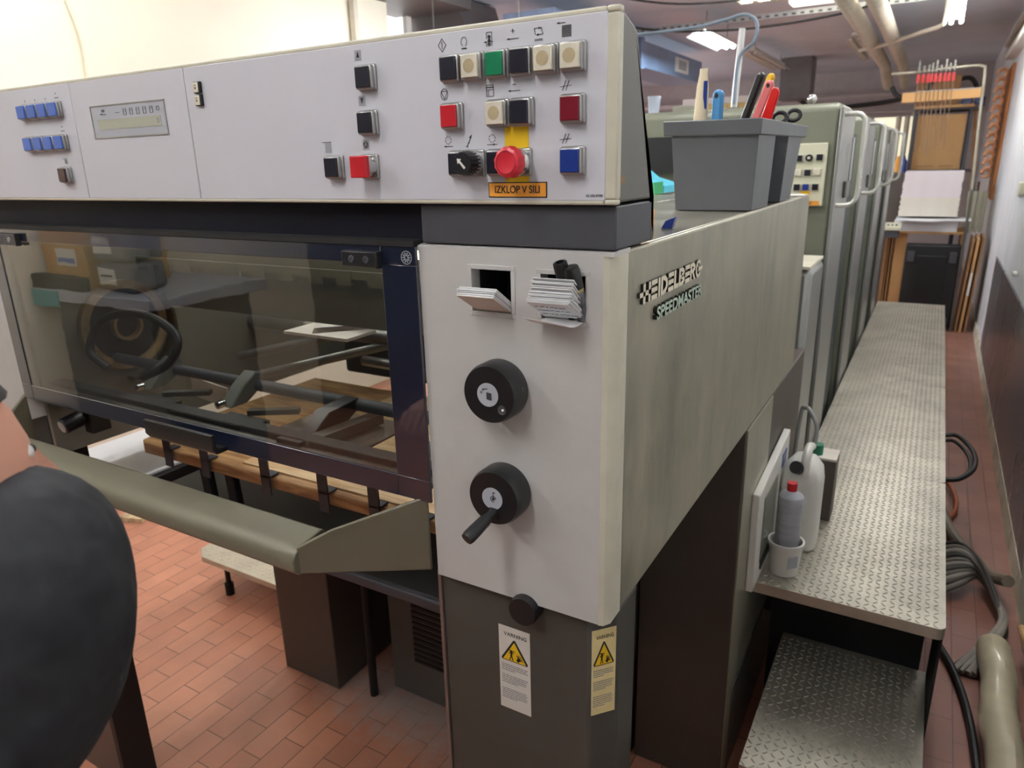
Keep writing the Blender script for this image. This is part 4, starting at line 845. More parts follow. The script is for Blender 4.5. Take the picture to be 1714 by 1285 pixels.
def lipplate(x0, x1, y0, y1, z, lip=.03, front=True):
    g = MB().box(x0, x1, y0, y1, z - .006, z); r = .018
    g = MB(); n = 5; pts = [(x0, y1), (x0, y0)] + [(x1 - r + r * sin(pi / 2 * k / n), y0 + r - r * cos(pi / 2 * k / n)) for k in range(n + 1)] + [(x1, y1)]
    g.prism(pts, 'z', z - .005, z)
    inn = [(min(max(a, x0 + .004), x1 - .004), min(max(b, y0 + .004), y1)) for a, b in pts]
    m_ = len(pts); vs = [(a, b, z - .005) for a, b in pts] + [(a, b, z - lip) for a, b in pts] + [(a, b, z - lip) for a, b in inn] + [(a, b, z - .005) for a, b in inn]
    fs = []
    for k in range(m_ - 1):
        if k == 0: continue
        fs += [(k, k + 1, k + 1 + m_, k + m_), (k + m_, k + 1 + m_, k + 1 + 2 * m_, k + 2 * m_), (k + 2 * m_, k + 1 + 2 * m_, k + 1 + 3 * m_, k + 3 * m_)]
    g.add(vs, fs); diamond(g, x0, x1, y0, y1, z); return g
PF = thing('work_platform', (.24, 3.1, 0), 'long raised diamond plate walkway beside the printing units', 'platform')
for k, (ya, yb) in enumerate(((.99, 1.90), (1.90, 3.10), (3.10, 4.30), (4.30, 5.35))):
    lipplate(.008, .455, ya, yb - .0015, .54 - (0.0 if k else 0)).build('tread_plate', M_diam, PF)
g = MB()
MB().box(.03, .43, 1.235, 1.25, 0, .508).build('front_riser', mat('riser_black', (22, 23, 26), .6, noise=.3, scale=40), PF)
for yy in (1.26, 2.4, 3.7, 5.2): MB().box(.405, .43, yy, yy + .03, 0, .508).build('support_post', M_blackm, PF)
MB().box(.449, .4545, 1.02, 1.24, 0, .512).build('support_post', M_blackm, PF)
MB().box(.010, .028, 1.24, 5.3, .30, .508).build('side_beam', M_blackm, PF)
MB().box(.435, .442, 1.26, 5.3, .44, .51).build('side_skirt', mat('alu_skirt', (150, 150, 150), .3, metal=.7), PF)
ST = thing('step', (.26, .95, 0), 'low diamond plate step below the platform end', 'step')
lipplate(.072, .447, .66, 1.225, .25, lip=.025).build('tread_plate', M_diam, ST)
for (xx, yy) in ((.085, .70), (.42, .70), (.085, 1.18), (.42, 1.18)): MB().box(xx, xx + .02, yy, yy + .02, 0, .244).build('leg', M_blackm, ST)
# small step on the far left side under the press
S2 = thing('step', (-1.75, .95, 0), 'small diamond plate step on black rod legs left of the dark cabinet', 'step')
g = lipplate(-.25, .20, 0, .45, .0, lip=.022); g = MB()
g.prism([(-2.08, .80), (-2.02, .755), (-1.42, .755), (-1.42, 1.25), (-2.08, 1.25)], 'z', .146, .168)
diamond(g, -2.07, -1.43, .77, 1.24, .168); g.build('tread_plate', mat('diamond_plate_pale', (196, 190, 172), .35, metal=.5, noise=.1), S2, bevel=.004)
for xx in (-1.94, -1.50):
    MB().cyl((xx, .80, .0), (xx, .80, .05), .017, n=14).cyl((xx, .80, .05), (xx, .80, .148), .010, n=12).build('leg', M_blackm, S2)
for xx in (-1.94, -1.50): MB().cyl((xx, 1.2, .0), (xx, 1.2, .148), .012, n=14).build('leg', M_blackm, S2)

# ================================================================ PILE BOARD, SHEETS
PB = thing('pile_board', (-.85, .25, .95), 'wooden pile board with black straps below the glass door', 'pile board')
MB().prism([(-1.335, .21), (-1.335, .80), (-.31, .80), (-.31, .20), (-1.31, .195)], 'z', .956, .984).build('board', M_wood, PB, bevel=.004)
MB().box(-.98, -.32, .22, .78, .984, .988).build('top_sheet', M_woodl, PB)
for xx in (-1.205, -1.07, -.87, -.70, -.565, -.45):
    MB().box(xx - .013, xx + .013, .186, .190, .945, 1.03).box(xx - .013, xx + .013, .186, .215, .9865, .990).build('strap', M_char, PB)
WS = tag(MB().box(-1.745, -1.415, .125, .60, .846, .853).build('sheet_board', M_paper, bevel=.001), 'white sheet board beside the wooden pile board', 'board')
MB().box(-1.74, -1.415, .15, .58, .80, .846).build('board_underside', M_under, WS)
MB().box(-1.415, -1.39, .2, .5, .80, .846).build('bracket', M_blackm, WS)
tag(MB().obox((-2.9, 1.05, .012), (.12, .16, .024), Matrix.Rotation(radians(20), 3, 'Z')).build('floor_sill', mat('sill_dirty', (196, 176, 140), .7, noise=.3, scale=20)), 'dirty pale block on the tiles behind the person', 'block')

# ================================================================ THINGS ON THE PLATFORM
t = thing('canister', (.085, 1.27, .54), 'white plastic canister with a black cap and moulded handle', 'canister')
g = MB(); rs = []
for h, a, b_ in ((0, .050, .062), (.006, .055, .067), (.20, .055, .067), (.235, .050, .060), (.262, .030, .045), (.27, .018, .026)):
    rs.append([Vector((.075 + a * math.copysign(abs(cos(q)) ** .5, cos(q)), 1.27 + b_ * math.copysign(abs(sin(q)) ** .5, sin(q)), .54 + h)) for q in [2 * pi * k / 24 for k in range(24)]])
g.rings(rs); g.build('canister_body', M_white, t)
MB().tube([(.085, 1.21, .775), (.085, 1.22, .825), (.085, 1.26, .84), (.085, 1.31, .825)], .012, smooth=6).build('handle', M_white, t)
MB().cyl((.07, 1.215, .79), (.062, 1.195, .80), .018, n=18).build('cap', M_black, t)
t = thing('spray_can', (.072, 1.09, .62), 'grey solvent can with a red cap standing in the white bucket', 'can')
MB().lathe([(0, 0), (.031, 0), (.032, .003), (.032, .145), (.030, .150), (.013, .163), (0, .163)], (.072, 1.09, .615), (0, 0, 1), 28).build('can_body', mat('can_print', (176, 178, 184), .35, noise=.12, scale=60, stretch=(.2, .2, 1)), t)
MB().lathe([(0, 0), (.013, 0), (.013, .022), (0, .022)], (.072, 1.09, .778), (0, 0, 1), 20).build('cap', M_capr, t)
t = thing('bucket', (.072, 1.08, .54), 'small white plastic bucket holding the solvent can', 'bucket')
g = MB(); n = 28
g.rings([[Vector((.072 + r_ * cos(2 * pi * k / n), 1.08 + r_ * sin(2 * pi * k / n), .542 + h)) for k in range(n)] for r_, h in ((.0005, 0), (.036, 0), (.044, .085), (.047, .086), (.047, .094), (.042, .094), (.040, .085), (.034, .004), (.0005, .004))]); g.build('bucket_body', M_white, t)
MB().obox((.098, 1.047, .59), (.001, .03, .035), Matrix.Rotation(radians(-42), 3, 'Z')).build('bucket_label', M_lcd, t)
t = thing('oil_can', (.10, 1.48, .54), 'square dark tin with a green cap behind the white canister', 'tin can')
MB().box(.055, .145, 1.43, 1.52, .541, .74).build('tin_body', M_brown, t, bevel=.004); MB().box(.055, .145, 1.43, 1.52, .74, .746).build('tin_top', M_paperc, t)
MB().cyl((.085, 1.46, .746), (.085, 1.46, .778), .018, n=20).build('cap', mat('cap_green_can', (40, 120, 90), .4), t)
tag(MB().tube([(.02, 1.44, .56), (.03, 1.44, .86), (.045, 1.42, .90), (.06, 1.40, .90), (.085, 1.38, .86), (.085, 1.38, .80)], .006, smooth=6).build('hose', mat('hose_grey', (150, 150, 148), .4)), 'thin grey hose arching over the white canister', 'hose')

# ================================================================ RIGHT WALL THINGS
t = thing('light_switch', (.77, 5.1, 1.33), 'cream double switch box on the white wall', 'switch')
MB().box(.745, .7745, 4.85, 5.02, 1.355, 1.43).build('switch_box', M_cream, t, bevel=.006); MB().box(.755, .7745, 5.03, 5.16, 1.335, 1.42).build('socket_box', M_cream, t, bevel=.006)
tag(MB().tube([(.765, 4.55, 1.60), (.762, 4.7, 1.52), (.765, 4.78, 1.47), (.768, 4.62, 1.40), (.77, 4.6, 1.34)], .006, smooth=6).build('cable', M_cream), 'cream looped cable beside the switch box', 'cable')
tag(MB().ball((.757, 4.35, .93), .018).build('wall_hook', M_white), 'small white round hook on the wall above the grey paint', 'hook')
# window ledge and pipes high on the right wall
struct(MB().box(.70, .7745, 2.0, 8.2, 2.47, 2.52).build('trim_2', M_white))
for i, (xx, zz) in enumerate(((.755, 2.62), (.755, 2.74))):
    tag(MB().tube([(xx, 3.0, zz), (xx, 9.5, zz)], .02, n=10).build('wall_pipe', M_pipe), ('lower' if i == 0 else 'upper') + ' pale pipe running above the ledge of the right wall', 'pipe')
# wood board with rows of tan curls
t = thing('pegboard', (.76, 8.1, 1.2), 'tall narrow brown wooden board fixed to the right wall at the far end', 'wooden board')
MB().box(.752, .7745, 7.75, 8.5, 1.17, 2.40).build('board', wood('board_brown', (176, 112, 56), (140, 84, 40), 2., (9, 9, 1)), t)
M_tan = mat('tan_leather', (236, 178, 136), .4, noise=.1)
for k in range(12):
    zz = 2.33 - k * .083; g = MB(); n = 20
    for j in range(1):
        g.tube([(.735 - .050 - .036 * cos(a), 7.93 + .12 * (a / 5.4) - .02, zz + .036 * sin(a)) for a in [5.4 * q / n for q in range(n + 1)]], .017, n=8)
    o = tag(g.build('curled_pad', M_tan), ORD[k] + ' tan curled pad from the top of the row on the brown board', 'curled pad', 'tan curled pads on the brown board')
# cable bundle, hoses
random.seed(2)
BG = [mat('cable_grey', (120, 112, 102), .6, noise=.2), mat('cable_dark', (70, 66, 62), .6, noise=.2), mat('cable_pale', (150, 142, 132), .6, noise=.15)]
for k in range(11):
    r_ = random.uniform(.006, .012); o_ = k * .012
    pts = [(.47 + random.uniform(0, .02), 2.05 + o_ * 2.2, .03 + k * .006), (.56, 2.10 + o_ * 1.6, .06 + k * .008), (.63, 2.22 - o_ * .4, .05 + k * .008), (.68, 2.12 - o_ * .8, .03 + k * .004), (.70 - k * .002, 1.9, .02 + (k % 3) * .015), (.60 - k * .006, 1.62, .015)]
    tag(MB().tube(pts, r_, smooth=7).build('floor_cable', BG[k % 3]), ORD[k] + ' ' + ('grey', 'dark', 'pale')[k % 3] + ' dusty cable from the bottom of the tangle between platform and wall', 'cable', 'dusty cables on the floor by the wall')
tag(MB().tube([(.50, 2.9, .03), (.55, 2.6, .03), (.62, 2.4, .035), (.67, 2.25, .05), (.71, 2.1, .12)], .022, smooth=8).build('hose', mat('hose_taupe', (120, 108, 92), .5)), 'thick taupe hose lying behind the cable tangle', 'hose')
tag(MB().tube([(.46, 2.80, .40), (.52, 2.80, .41), (.575, 2.66, .40), (.58, 2.52, .38), (.53, 2.42, .36), (.46, 2.40, .35)], .010, smooth=8).tube([(.46, 2.76, .39), (.51, 2.75, .40), (.56, 2.64, .385), (.565, 2.52, .365), (.52, 2.44, .345), (.46, 2.42, .34)], .008, smooth=8).build('hose', M_rubber), 'black double hose looping out from the platform side', 'hose')
tag(MB().box(.4425, .462, 2.30, 2.56, .36, .47).build('yellow_bracket', M_yellow, bevel=.003), 'yellow bracket on the platform side next to the black hose', 'bracket')
tag(MB().tube([(.47, 3.3, .02), (.54, 3.15, .03), (.57, 2.95, .03), (.55, 2.80, .02), (.49, 2.72, .02)], .010, smooth=8).build('hose', mat('hose_orange', (170, 90, 50), .5)), 'orange brown hose curving on the floor beside the platform', 'hose')
tag(MB().tube([(.50, 1.75, .02), (.55, 1.6, .02), (.585, 1.40, .02), (.60, 1.15, .02), (.60, .9, .02)], .011, smooth=8).build('hose', M_rubber), 'dark hose running forward along the tiles by the cream roll', 'hose')
# cream plastic roll along the wall and leaning board
g = MB(); random.seed(4); rs = []
for i in range(22):
    y = .72 + i * .048; n = 14; cx = .655 + .004 * sin(i * .8)
    rs.append([Vector((cx + (.048 + random.uniform(-.004, .004)) * cos(2 * pi * k / n), y, .062 + (.055 + random.uniform(-.004, .004)) * sin(2 * pi * k / n))) for k in range(n)])
g.rings(rs); tag(g.build('plastic_roll', mat('cream_foil', (206, 194, 164), .4, noise=.08, coat=.3)), 'long crumpled cream plastic roll lying along the wall', 'roll')
g = MB().prism([(1.45, .14), (1.98, .10), (2.10, .28), (1.45, .40)], 'x', .735, .748)
tag(g.build('leaning_board', mat('board_cream', (196, 192, 176), .5, noise=.05)), 'cream board standing against the wall above the plastic roll', 'board')
tag(MB().tube([(.728, 1.0, .30), (.728, 1.8, .12)], .012, smooth=0).build('corrugated_hose', mat('hose_tan', (196, 160, 110), .5, noise=.2, scale=60)), 'tan corrugated hose in front of the leaning board', 'hose')

# ================================================================ FAR END
TB = thing('paper_table', (.24, 7.35, 0), 'cardboard topped table carrying the tall paper stack', 'table')
MB().box(-.10, .58, 7.2, 7.75, .885, .905).build('table_top', M_cardb, TB)
for xx in (-.09, .54):
    for yy in (7.22, 7.7): MB().box(xx, xx + .03, yy, yy + .03, 0, .885).build('leg', M_cardbd, TB)
for k in range(3): MB().box(-.08 + k * .025, -.07 + k * .025, 7.26, 7.72, .02, .88).build('side_sheet', M_cardb if k else M_cardbd, TB)
MB().box(.0, .10, 7.25, 7.27, .02, .88).build('front_sheet', M_cardb, TB)
# paper: individual reams in the tall stack
random.seed(9)
for k in range(24):
    z0 = 1.045 + k * .0172; dx_ = .012 * k / 24; m_ = mat('ream_a', (232, 222, 224), .8, noise=.02) if k > 9 else mat('ream_b', (230, 222, 208), .8, noise=.02)
    j = random.uniform(-.006, .006)
    o = MB().box(-.005 + j + dx_, .485 + j + dx_ * .2, 7.24, 7.70, z0, z0 + .0162).build('paper_ream', m_)
    tag(o, ORD[k] + ' paper ream from the bottom of the tall stack on the far table', 'paper ream', 'paper reams in the tall stack')
tag(MB().box(-.03, .50, 7.2, 7.72, .906, 1.005).build('paper_pile', M_paper, bevel=.002), 'low white paper pile lying under the tall stack', 'paper pile')
g = MB().prism([(.02, 7.10), (.30, 7.02), (.40, 7.14), (.60, 7.12), (.60, 7.5), (-.03, 7.5)], 'z', 1.012, 1.022)
g.box(-.02, .49, 7.2, 7.7, 1.005, 1.012)
tag(g.build('loose_sheets', M_paper), 'loose white sheets sticking out between the two piles', 'paper sheets')
g = MB()
t = thing('control_box', (-.06, 7.08, .93), 'small cream tilted control desk at the left of the paper pile', 'control box')
MB().prism([(6.98, .93), (7.15, .93), (7.15, .99), (6.98, .955)], 'x', -.10, .04).build('desk_top', M_cream, t); MB().box(-.10, .03, 6.99, 7.14, .86, .93).build('desk_body', M_char, t)
for k in range(3): MB().obox((-.07 + k * .035, 7.05, .974), (.014, .02, .012)).build('key', M_capk, t)
t = thing('transport_case', (.35, 7.12, 0), 'black case with corner fittings standing under the table', 'case')
MB().box(.105, .56, 7.02, 7.18, .03, .80).build('case_body', M_blackm, t, bevel=.015)
MB().box(.20, .45, 7.005, 7.02, .08, .70).build('case_panel', M_black, t, bevel=.004)
for (xx, zz) in ((.155, .69), (.50, .69), (.155, .07), (.50, .07)): MB().box(xx - .03, xx + .03, 7.0, 7.02, zz - .05, zz + .05).build('corner_fitting', M_char, t, bevel=.003)
for k, (x0_, w_, lb) in enumerate(((.60, .018, 'cardboard sheet leaning first right of the black case'), (.635, .022, 'cardboard sheet with a white sticker leaning by the wall'), (.675, .018, 'cardboard sheet leaning closest to the white wall'))):
    o = tag(MB().prism([(x0_, 0), (x0_ + w_, 0), (x0_ + w_ + .03, .86 + .01 * k), (x0_ + .03, .86 + .01 * k)], 'y', 7.0, 7.5).build('cardboard_sheet', M_cardb if k == 1 else M_cardbd), lb, 'cardboard')
    if k == 1: MB().prism([(x0_ + .015, .35), (x0_ + .034, .35), (x0_ + .041, .56), (x0_ + .023, .56)], 'y', 6.997, 7.0).build('sticker', M_white, o)
# radiator
t = thing('radiator', (.64, 7.9, .6), 'cream ribbed radiator on the wall behind the leaning cardboard', 'radiator')
for k in range(4): MB().box(.56 + k * .045, .595 + k * .045, 7.85, 7.95, .85, 1.25).build('rib', M_cream, t, bevel=.012)
MB().cyl((.62, 7.9, 1.25), (.62, 7.9, 1.34), .03).build('valve', M_chrome, t)
MB().cyl((.56, 7.9, .9), (.73, 7.9, .9), .012).build('manifold', M_cream, t); MB().box(.57, .59, 7.88, 7.92, 0, .86).build('foot', M_cream, t)
# shelving with cardboard box
t = thing('shelf_unit', (.22, 8.3, 0), 'dark metal shelf frame behind the paper stack', 'shelf')
for xx in (-.02, .47): MB().box(xx, xx + .03, 8.05, 8.08, 0, 2.03).box(xx, xx + .03, 8.6, 8.63, 0, 2.03).build('upright', M_char, t)
for zz in (1.43, 2.03): MB().box(-.03, .56, 8.04, 8.64, zz, zz + .02).build('shelf_board', M_char, t)
MB().box(-.01, .50, 8.01, 8.05, 2.05, 2.075).build('shelf_edge', M_cardb, t)
MB().obox((.56, 8.1, 1.6), (.03, .03, .95), Matrix.Rotation(radians(-6), 3, 'Y')).build('brace', M_cardbd, t)
o = tag(MB().box(.02, .455, 8.1, 8.6, 1.455, 1.99).build('cardboard_box', M_cardb, bevel=.004), 'large plain cardboard box on the shelf behind the paper stack', 'box')
MB().box(.07, .22, 8.096, 8.1, 1.485, 1.495).box(.27, .40, 8.096, 8.1, 1.485, 1.495).build('printed_lines', M_cardbd, o)
o = tag(MB().box(-.02, .36, 8.1, 8.6, 2.055, 2.36).build('cardboard_box', M_cardbd, bevel=.004), 'darker cardboard box standing on top of the shelf frame', 'box')
for k, xx in enumerate((.39, .50)): tag(MB().box(xx, xx + .09, 8.2, 8.3, 2.055, 2.15).build('blue_bottle', mat('blue_foil', (50, 70, 130), .3, noise=.5, scale=40), bevel=.01), ('left' if k == 0 else 'right') + ' blue pack on the shelf top beside the box', 'pack')
tag(MB().box(-.5, -.06, 9.6, 9.7, 0, 2.05).build('roller_blind', mat('blind_cream_glow', (244, 238, 208), .8, noise=.03, emit=.8)), 'cream blind with added glow behind the far printing unit', 'blind')  # glow added to the material to brighten the dim far end
for k, xx in enumerate((-.22, -.13)): tag(MB().cyl((xx, 9.45, 0), (xx, 9.45, 2.05), .03, n=12).build('standing_pipe', M_pipe), ('left' if k == 0 else 'right') + ' pale vertical pipe before the cream blind', 'pipe')
for k, (xx, m_) in enumerate(((-.10, M_orange), (-.045, M_capb))): tag(MB().lathe([(0, 0), (.03, 0), (.03, .11), (.012, .14), (.012, .16), (0, .16)], (xx, 7.9, 1.44), n=16).build('bottle', m_), ('orange' if k == 0 else 'blue') + ' bottle left of the big cardboard box', 'bottle')
tag(MB().box(-.25, -.02, 7.8, 8.02, .0, 1.44).build('side_cabinet', M_brown), 'dark low cabinet carrying the two bottles', 'cabinet')
# tubular rack with long handled saws
t = thing('tube_rack', (.24, 7.0, 1.2), 'bent tubular metal rack with a cardboard rail hanging over the paper stack', 'rack')
MB().tube([(-.20, 7.0, 2.31), (.0, 7.0, 2.31), (.25, 7.0, 2.325), (.44, 7.0, 2.33), (.495, 7.0, 2.318), (.515, 7.0, 2.28), (.53, 7.0, 1.9), (.56, 7.0, 1.28)], .011, smooth=5).build('tube_frame', mat('rack_tube', (176, 170, 150), .35, metal=.3), t)
MB().obox((.21, 6.98, 2.105), (.60, .012, .082), Matrix.Rotation(radians(1.2), 3, 'Y').inverted()).build('rail_board', M_cardb, t)
MB().box(.0, .50, 6.97, 6.975, 2.143, 2.15).build('rail_edge', M_bezel, t)
MB().cyl((.57, 7.0, 0), (.56, 7.0, 1.3), .012).build('post', M_steel, t)
random.seed(8)
for k in range(9):
    xx = .02 + k * .034 + random.uniform(-.006, .006); zt_ = 2.36 + random.uniform(-.02, .03)
    o = thing('long_rod', (xx, 6.955, 1.7), ORD[k] + ' thin red gripped rod from the left hanging on the tubular rack', 'rod', 'rods hanging from the rack')
    MB().cyl((xx, 6.96, zt_), (xx + .008, 6.96, 1.66 + random.uniform(-.05, .05)), .0032, n=6).build('rod', mat('rod_brown', (120, 96, 76), .5), o)
    MB().box(xx - .011, xx + .011, 6.945, 6.968, 2.215, 2.285).build('red_grip', M_capr, o); MB().box(xx - .007, xx + .007, 6.94, 6.965, 2.30, zt_ + .01).build('clip', M_steel, o)

# ================================================================ CEILING PIPES, DUCTS, TRAYS
for k, (x0_, zz, lb) in enumerate(((-.43, 2.66, 'thick cream pipe under the ceiling, the left one of two'), (-.245, 2.66, 'thick cream pipe under the ceiling, the right one of two'))):
    tag(MB().tube([(x0_, 1.5, zz), (x0_ - .005, 6.0, zz), (x0_ - .01, 9.4, zz - .03), (x0_, 10.15, zz - .20)], .062, n=18).build('ceiling_pipe', M_pipe), lb, 'pipe')
tag(MB().tube([(-.55, 7.6, 2.60), (-.3, 7.3, 2.60), (.0, 6.75, 2.60), (.14, 6.6, 2.615), (.17, 6.55, 2.66), (.172, 6.54, CZ)], .017, smooth=6).build('conduit', M_pipe), 'thin cream pipe bending up to the ceiling beside the bright lamp', 'pipe')
g = MB(); g.box(-3.2, .7, 5.99, 6.00, 2.72, 2.755).box(-3.2, .7, 5.99, 6.05, 2.755, 2.76)
for k in range(55): g.box(-3.1 + k * .068, -3.07 + k * .068, 5.985, 5.99, 2.728, 2.742, 1)
tag(g.build('cable_tray', [M_bezel, M_char]), 'perforated metal cable tray crossing below the ceiling', 'cable tray')
DT = thing('air_duct', (-2.6, 7.5, 2.5), 'blue grey galvanised air duct with a white vent grille', 'air duct')
MB().box(-2.85, -2.4, 6.5, 8.6, 2.5, 2.745).build('duct_section', M_duct, DT, bevel=.005); MB().box(-2.87, -2.38, 6.45, 6.53, 2.48, 2.765).build('duct_flange', M_duct, DT)
MB().box(-2.85, -2.4, 4.6, 6.4, 2.5, 2.745).build('duct_section', M_duct, DT, bevel=.005)
v = MB().box(-2.4, -2.385, 7.55, 8.02, 2.55, 2.70).build('vent_grille', M_white, DT, bevel=.004)
for k in range(4): MB().box(-2.385, -2.38, 7.65, 7.92, 2.585 + k * .024, 2.598 + k * .024).build('slat', M_printg, v)
tag(MB().box(-1.75, -1.35, 10.05, 10.4, 2.35, CZ).build('fan_box', mat('fan_grey', (120, 116, 116), .5), bevel=.01), 'grey fan housing under the ceiling right of the vertical stand', 'fan housing')
# dark duct upper left seen above console
t = thing('air_duct', (-3.4, 4.4, 2.6), 'dark grey duct elbow above the console in the side hall', 'air duct')
MB().prism([(-4.3, 2.86), (-4.3, 2.70), (-3.55, 2.66), (-3.25, 2.45), (-2.95, 2.45), (-3.1, 2.86)], 'y', 4.3, 4.9).build('duct_elbow', mat('duct_dark', (84, 78, 78), .5), t)
MB().box(-3.6, -2.95, 1.0, 4.3, 2.74, 2.86).build('duct_run', mat('duct_dark', (84, 78, 78), .5), t)
# grey shutters and white boards behind
for k in range(5):
    tag(MB().box(-3.9 + k * .22, -3.72 + k * .22, 5.95, 5.98, 1.2, 2.86).build('curtain_strip', mat('strip_grey', (176, 168, 176), .6) if k != 2 else M_paper), ORD[k] + ' vertical curtain strip from the left in the side hall above the console', 'curtain strip', 'curtain strips in the side hall')
tag(MB().box(-3.28, -3.24, 3.30, 3.34, .1, 2.86).build('wall_pipe', M_pipe), 'thin cream riser pipe at the end of the cream wall', 'pipe')
g = MB().tube([(-3.29, 1.36, 2.86), (-3.29, 1.40, 2.55), (-3.29, 1.375, 2.45), (-3.29, 1.42, 2.2), (-3.29, 1.40, 1.9)], .006, smooth=6)
g.box(-3.297, -3.27, 1.36, 1.41, 2.42, 2.46); tag(g.build('wall_cable', M_cream), 'thin cream cable hanging down the cream wall with a clip', 'cable')
# ceiling cables
for k, (pts, r_, m_, lb) in enumerate((([(-2.3, 5.2, 2.72), (-1.8, 5.4, 2.62), (-1.2, 5.6, 2.60), (-.6, 5.7, 2.64), (-.2, 5.8, 2.72)], .010, M_rubber, 'sagging dark cable under the ceiling'),
    ([(-2.1, 4.6, 2.80), (-1.5, 4.8, 2.69), (-.9, 4.9, 2.69), (-.3, 4.9, 2.80)], .008, M_rubber, 'upper thin dark cable sagging near the slotted strip light'),
    ([(-1.55, 10.5, 2.38), (-1.3, 10.3, 2.22), (-.9, 10.2, 2.23), (-.4, 10.1, 2.26), (.0, 9.6, 2.30)], .03, M_rubber, 'thick black cable along the far beams'),
    ([(-.25, 8.0, 2.28), (-.2, 8.0, 2.20), (-.1, 8.0, 2.16), (.05, 8.0, 2.2), (.1, 8.0, 2.30)], .022, M_rubber, 'black cable loop hanging below the two pipes'),
    ([(.25, 8.3, 2.30), (.42, 8.3, 2.34), (.5, 8.3, 2.25), (.53, 8.3, 2.12)], .022, M_rubber, 'black cable arching behind the tubular rack'))):
    tag(MB().tube(pts, r_, smooth=8).build('ceiling_cable', m_), lb, 'cable')
for k, zz in enumerate((2.24, 2.36, 2.48)): tag(MB().cyl((-6, 12.2 - k * .1, zz), (.7, 12.2 - k * .1, zz), .03, n=10).build('wall_conduit', M_wallb), ('lowest', 'middle', 'topmost')[k] + ' grey conduit running along the far wall', 'conduit')
# vertical stand with cable behind bin
t = thing('pole_stand', (-.39, 2.1, 1.79), 'thin pale metal pole with a grey cable curling over its top', 'pole')
sc_ = lambda p: tuple(Vector(CAMP) + (Vector(p) - CAMP) * 1.04)
MB().cyl((-.392, 2.1, 1.791), (-.38, 2.1, 2.062), .0115, n=12).build('pole', mat('pole_pale', (196, 196, 196), .3, metal=.4), t)
MB().lathe([(0, 0), (.03, 0), (.03, .006), (0, .006)], (-.392, 2.1, 1.7905), n=20).build('pole_foot', M_steel, t)
MB().tube([sc_(p) for p in [(-.362, 1.975, 1.80), (-.355, 1.975, 1.946), (-.31, 1.975, 1.998), (-.302, 1.975, 2.053), (-.34, 1.975, 2.085), (-.40, 1.975, 2.078), (-.462, 1.975, 2.068), (-.547, 1.975, 2.062), (-.796, 1.975, 2.06)]], .006, smooth=8).build('curling_cable', mat('cable_bluegrey', (108, 120, 134), .5), t)

# ================================================================ HALL LEFT OF THE TOWERS (behind console)
t = thing('deck_stand', (-.72, 1.68, 0), 'dark green stand between the press cover and the nearest printing unit', 'stand')
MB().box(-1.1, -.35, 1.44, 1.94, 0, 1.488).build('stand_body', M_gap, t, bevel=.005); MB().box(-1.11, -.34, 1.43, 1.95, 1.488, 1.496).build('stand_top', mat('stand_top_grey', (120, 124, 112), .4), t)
MB().box(-1.0, -.52, 1.982, 1.988, 1.57, 1.70).build('dark_opening', M_blackm, T1)
tag(MB().prism([(-.69, 1.545), (-.60, 1.512), (-.50, 1.512), (-.50, 1.535), (-.58, 1.56), (-.69, 1.645)], 'y', 1.66, 1.84).build('cyan_sheets', mat('sheet_cyan', (90, 190, 214), .5, noise=.1)), 'curled cyan sheets lying behind the console', 'paper sheets')
tag(MB().prism([(-.59, 1.511), (-.50, 1.511), (-.50, 1.55), (-.545, 1.522)], 'y', 1.56, 1.65).build('green_sheets', mat('sheet_green', (70, 170, 110), .5)), 'small green sheets in front of the cyan ones', 'paper sheets')
tag(MB().box(-.72, -.49, 1.50, 1.86, 1.4965, 1.503).build('paper_pile', M_paperc), 'cream paper pile below the cyan sheets', 'paper pile')
tag(MB().box(-.68, -.55, 1.51, 1.64, 1.5035, 1.510).build('red_sheets', mat('sheet_red', (206, 90, 84), .6)), 'thin red sheets on the cream pile', 'paper sheets')
t = thing('cup', (-.735, 2.2, 1.791), 'pale blue plastic cup standing on the nearest printing unit', 'cup')
MB().lathe([(0, 0), (.020, 0), (.025, .062), (.027, .065), (.027, .072), (0, .072)], (-.735, 2.2, 1.791), n=20).build('cup_body', mat('cup_blue', (190, 200, 216), .4), t)
for k in range(4): tag(MB().lathe([(0, 0), (.055, 0), (.065, .006), (0, .006)], (-.60, 2.22, 1.791 + k * .0075), n=24).build('plate', M_white), ('lowest', 'second lowest', 'second', 'topmost')[k] + ' white disc of the small stack on the nearest printing unit', 'plate', 'stack of white discs')
tag(MB().box(-2.6, -2.05, 9.48, 9.4995, 2.05, 2.32).build('notice_board', mat('notice_yellow', (222, 198, 130), .6, noise=.2, scale=20)), 'yellowish notice hanging below the blue duct', 'notice')
tag(MB().box(-2.9, -1.9, 9.5, 9.6, 0, 2.4).build('white_cabinet', M_white), 'tall white cabinet below the yellowish notice', 'cabinet')
tag(MB().box(-1.8, -1.2, 9.9, 10.0, 0, 2.05).build('grey_screen', M_printg), 'grey panel behind the plates in the far hall', 'panel')

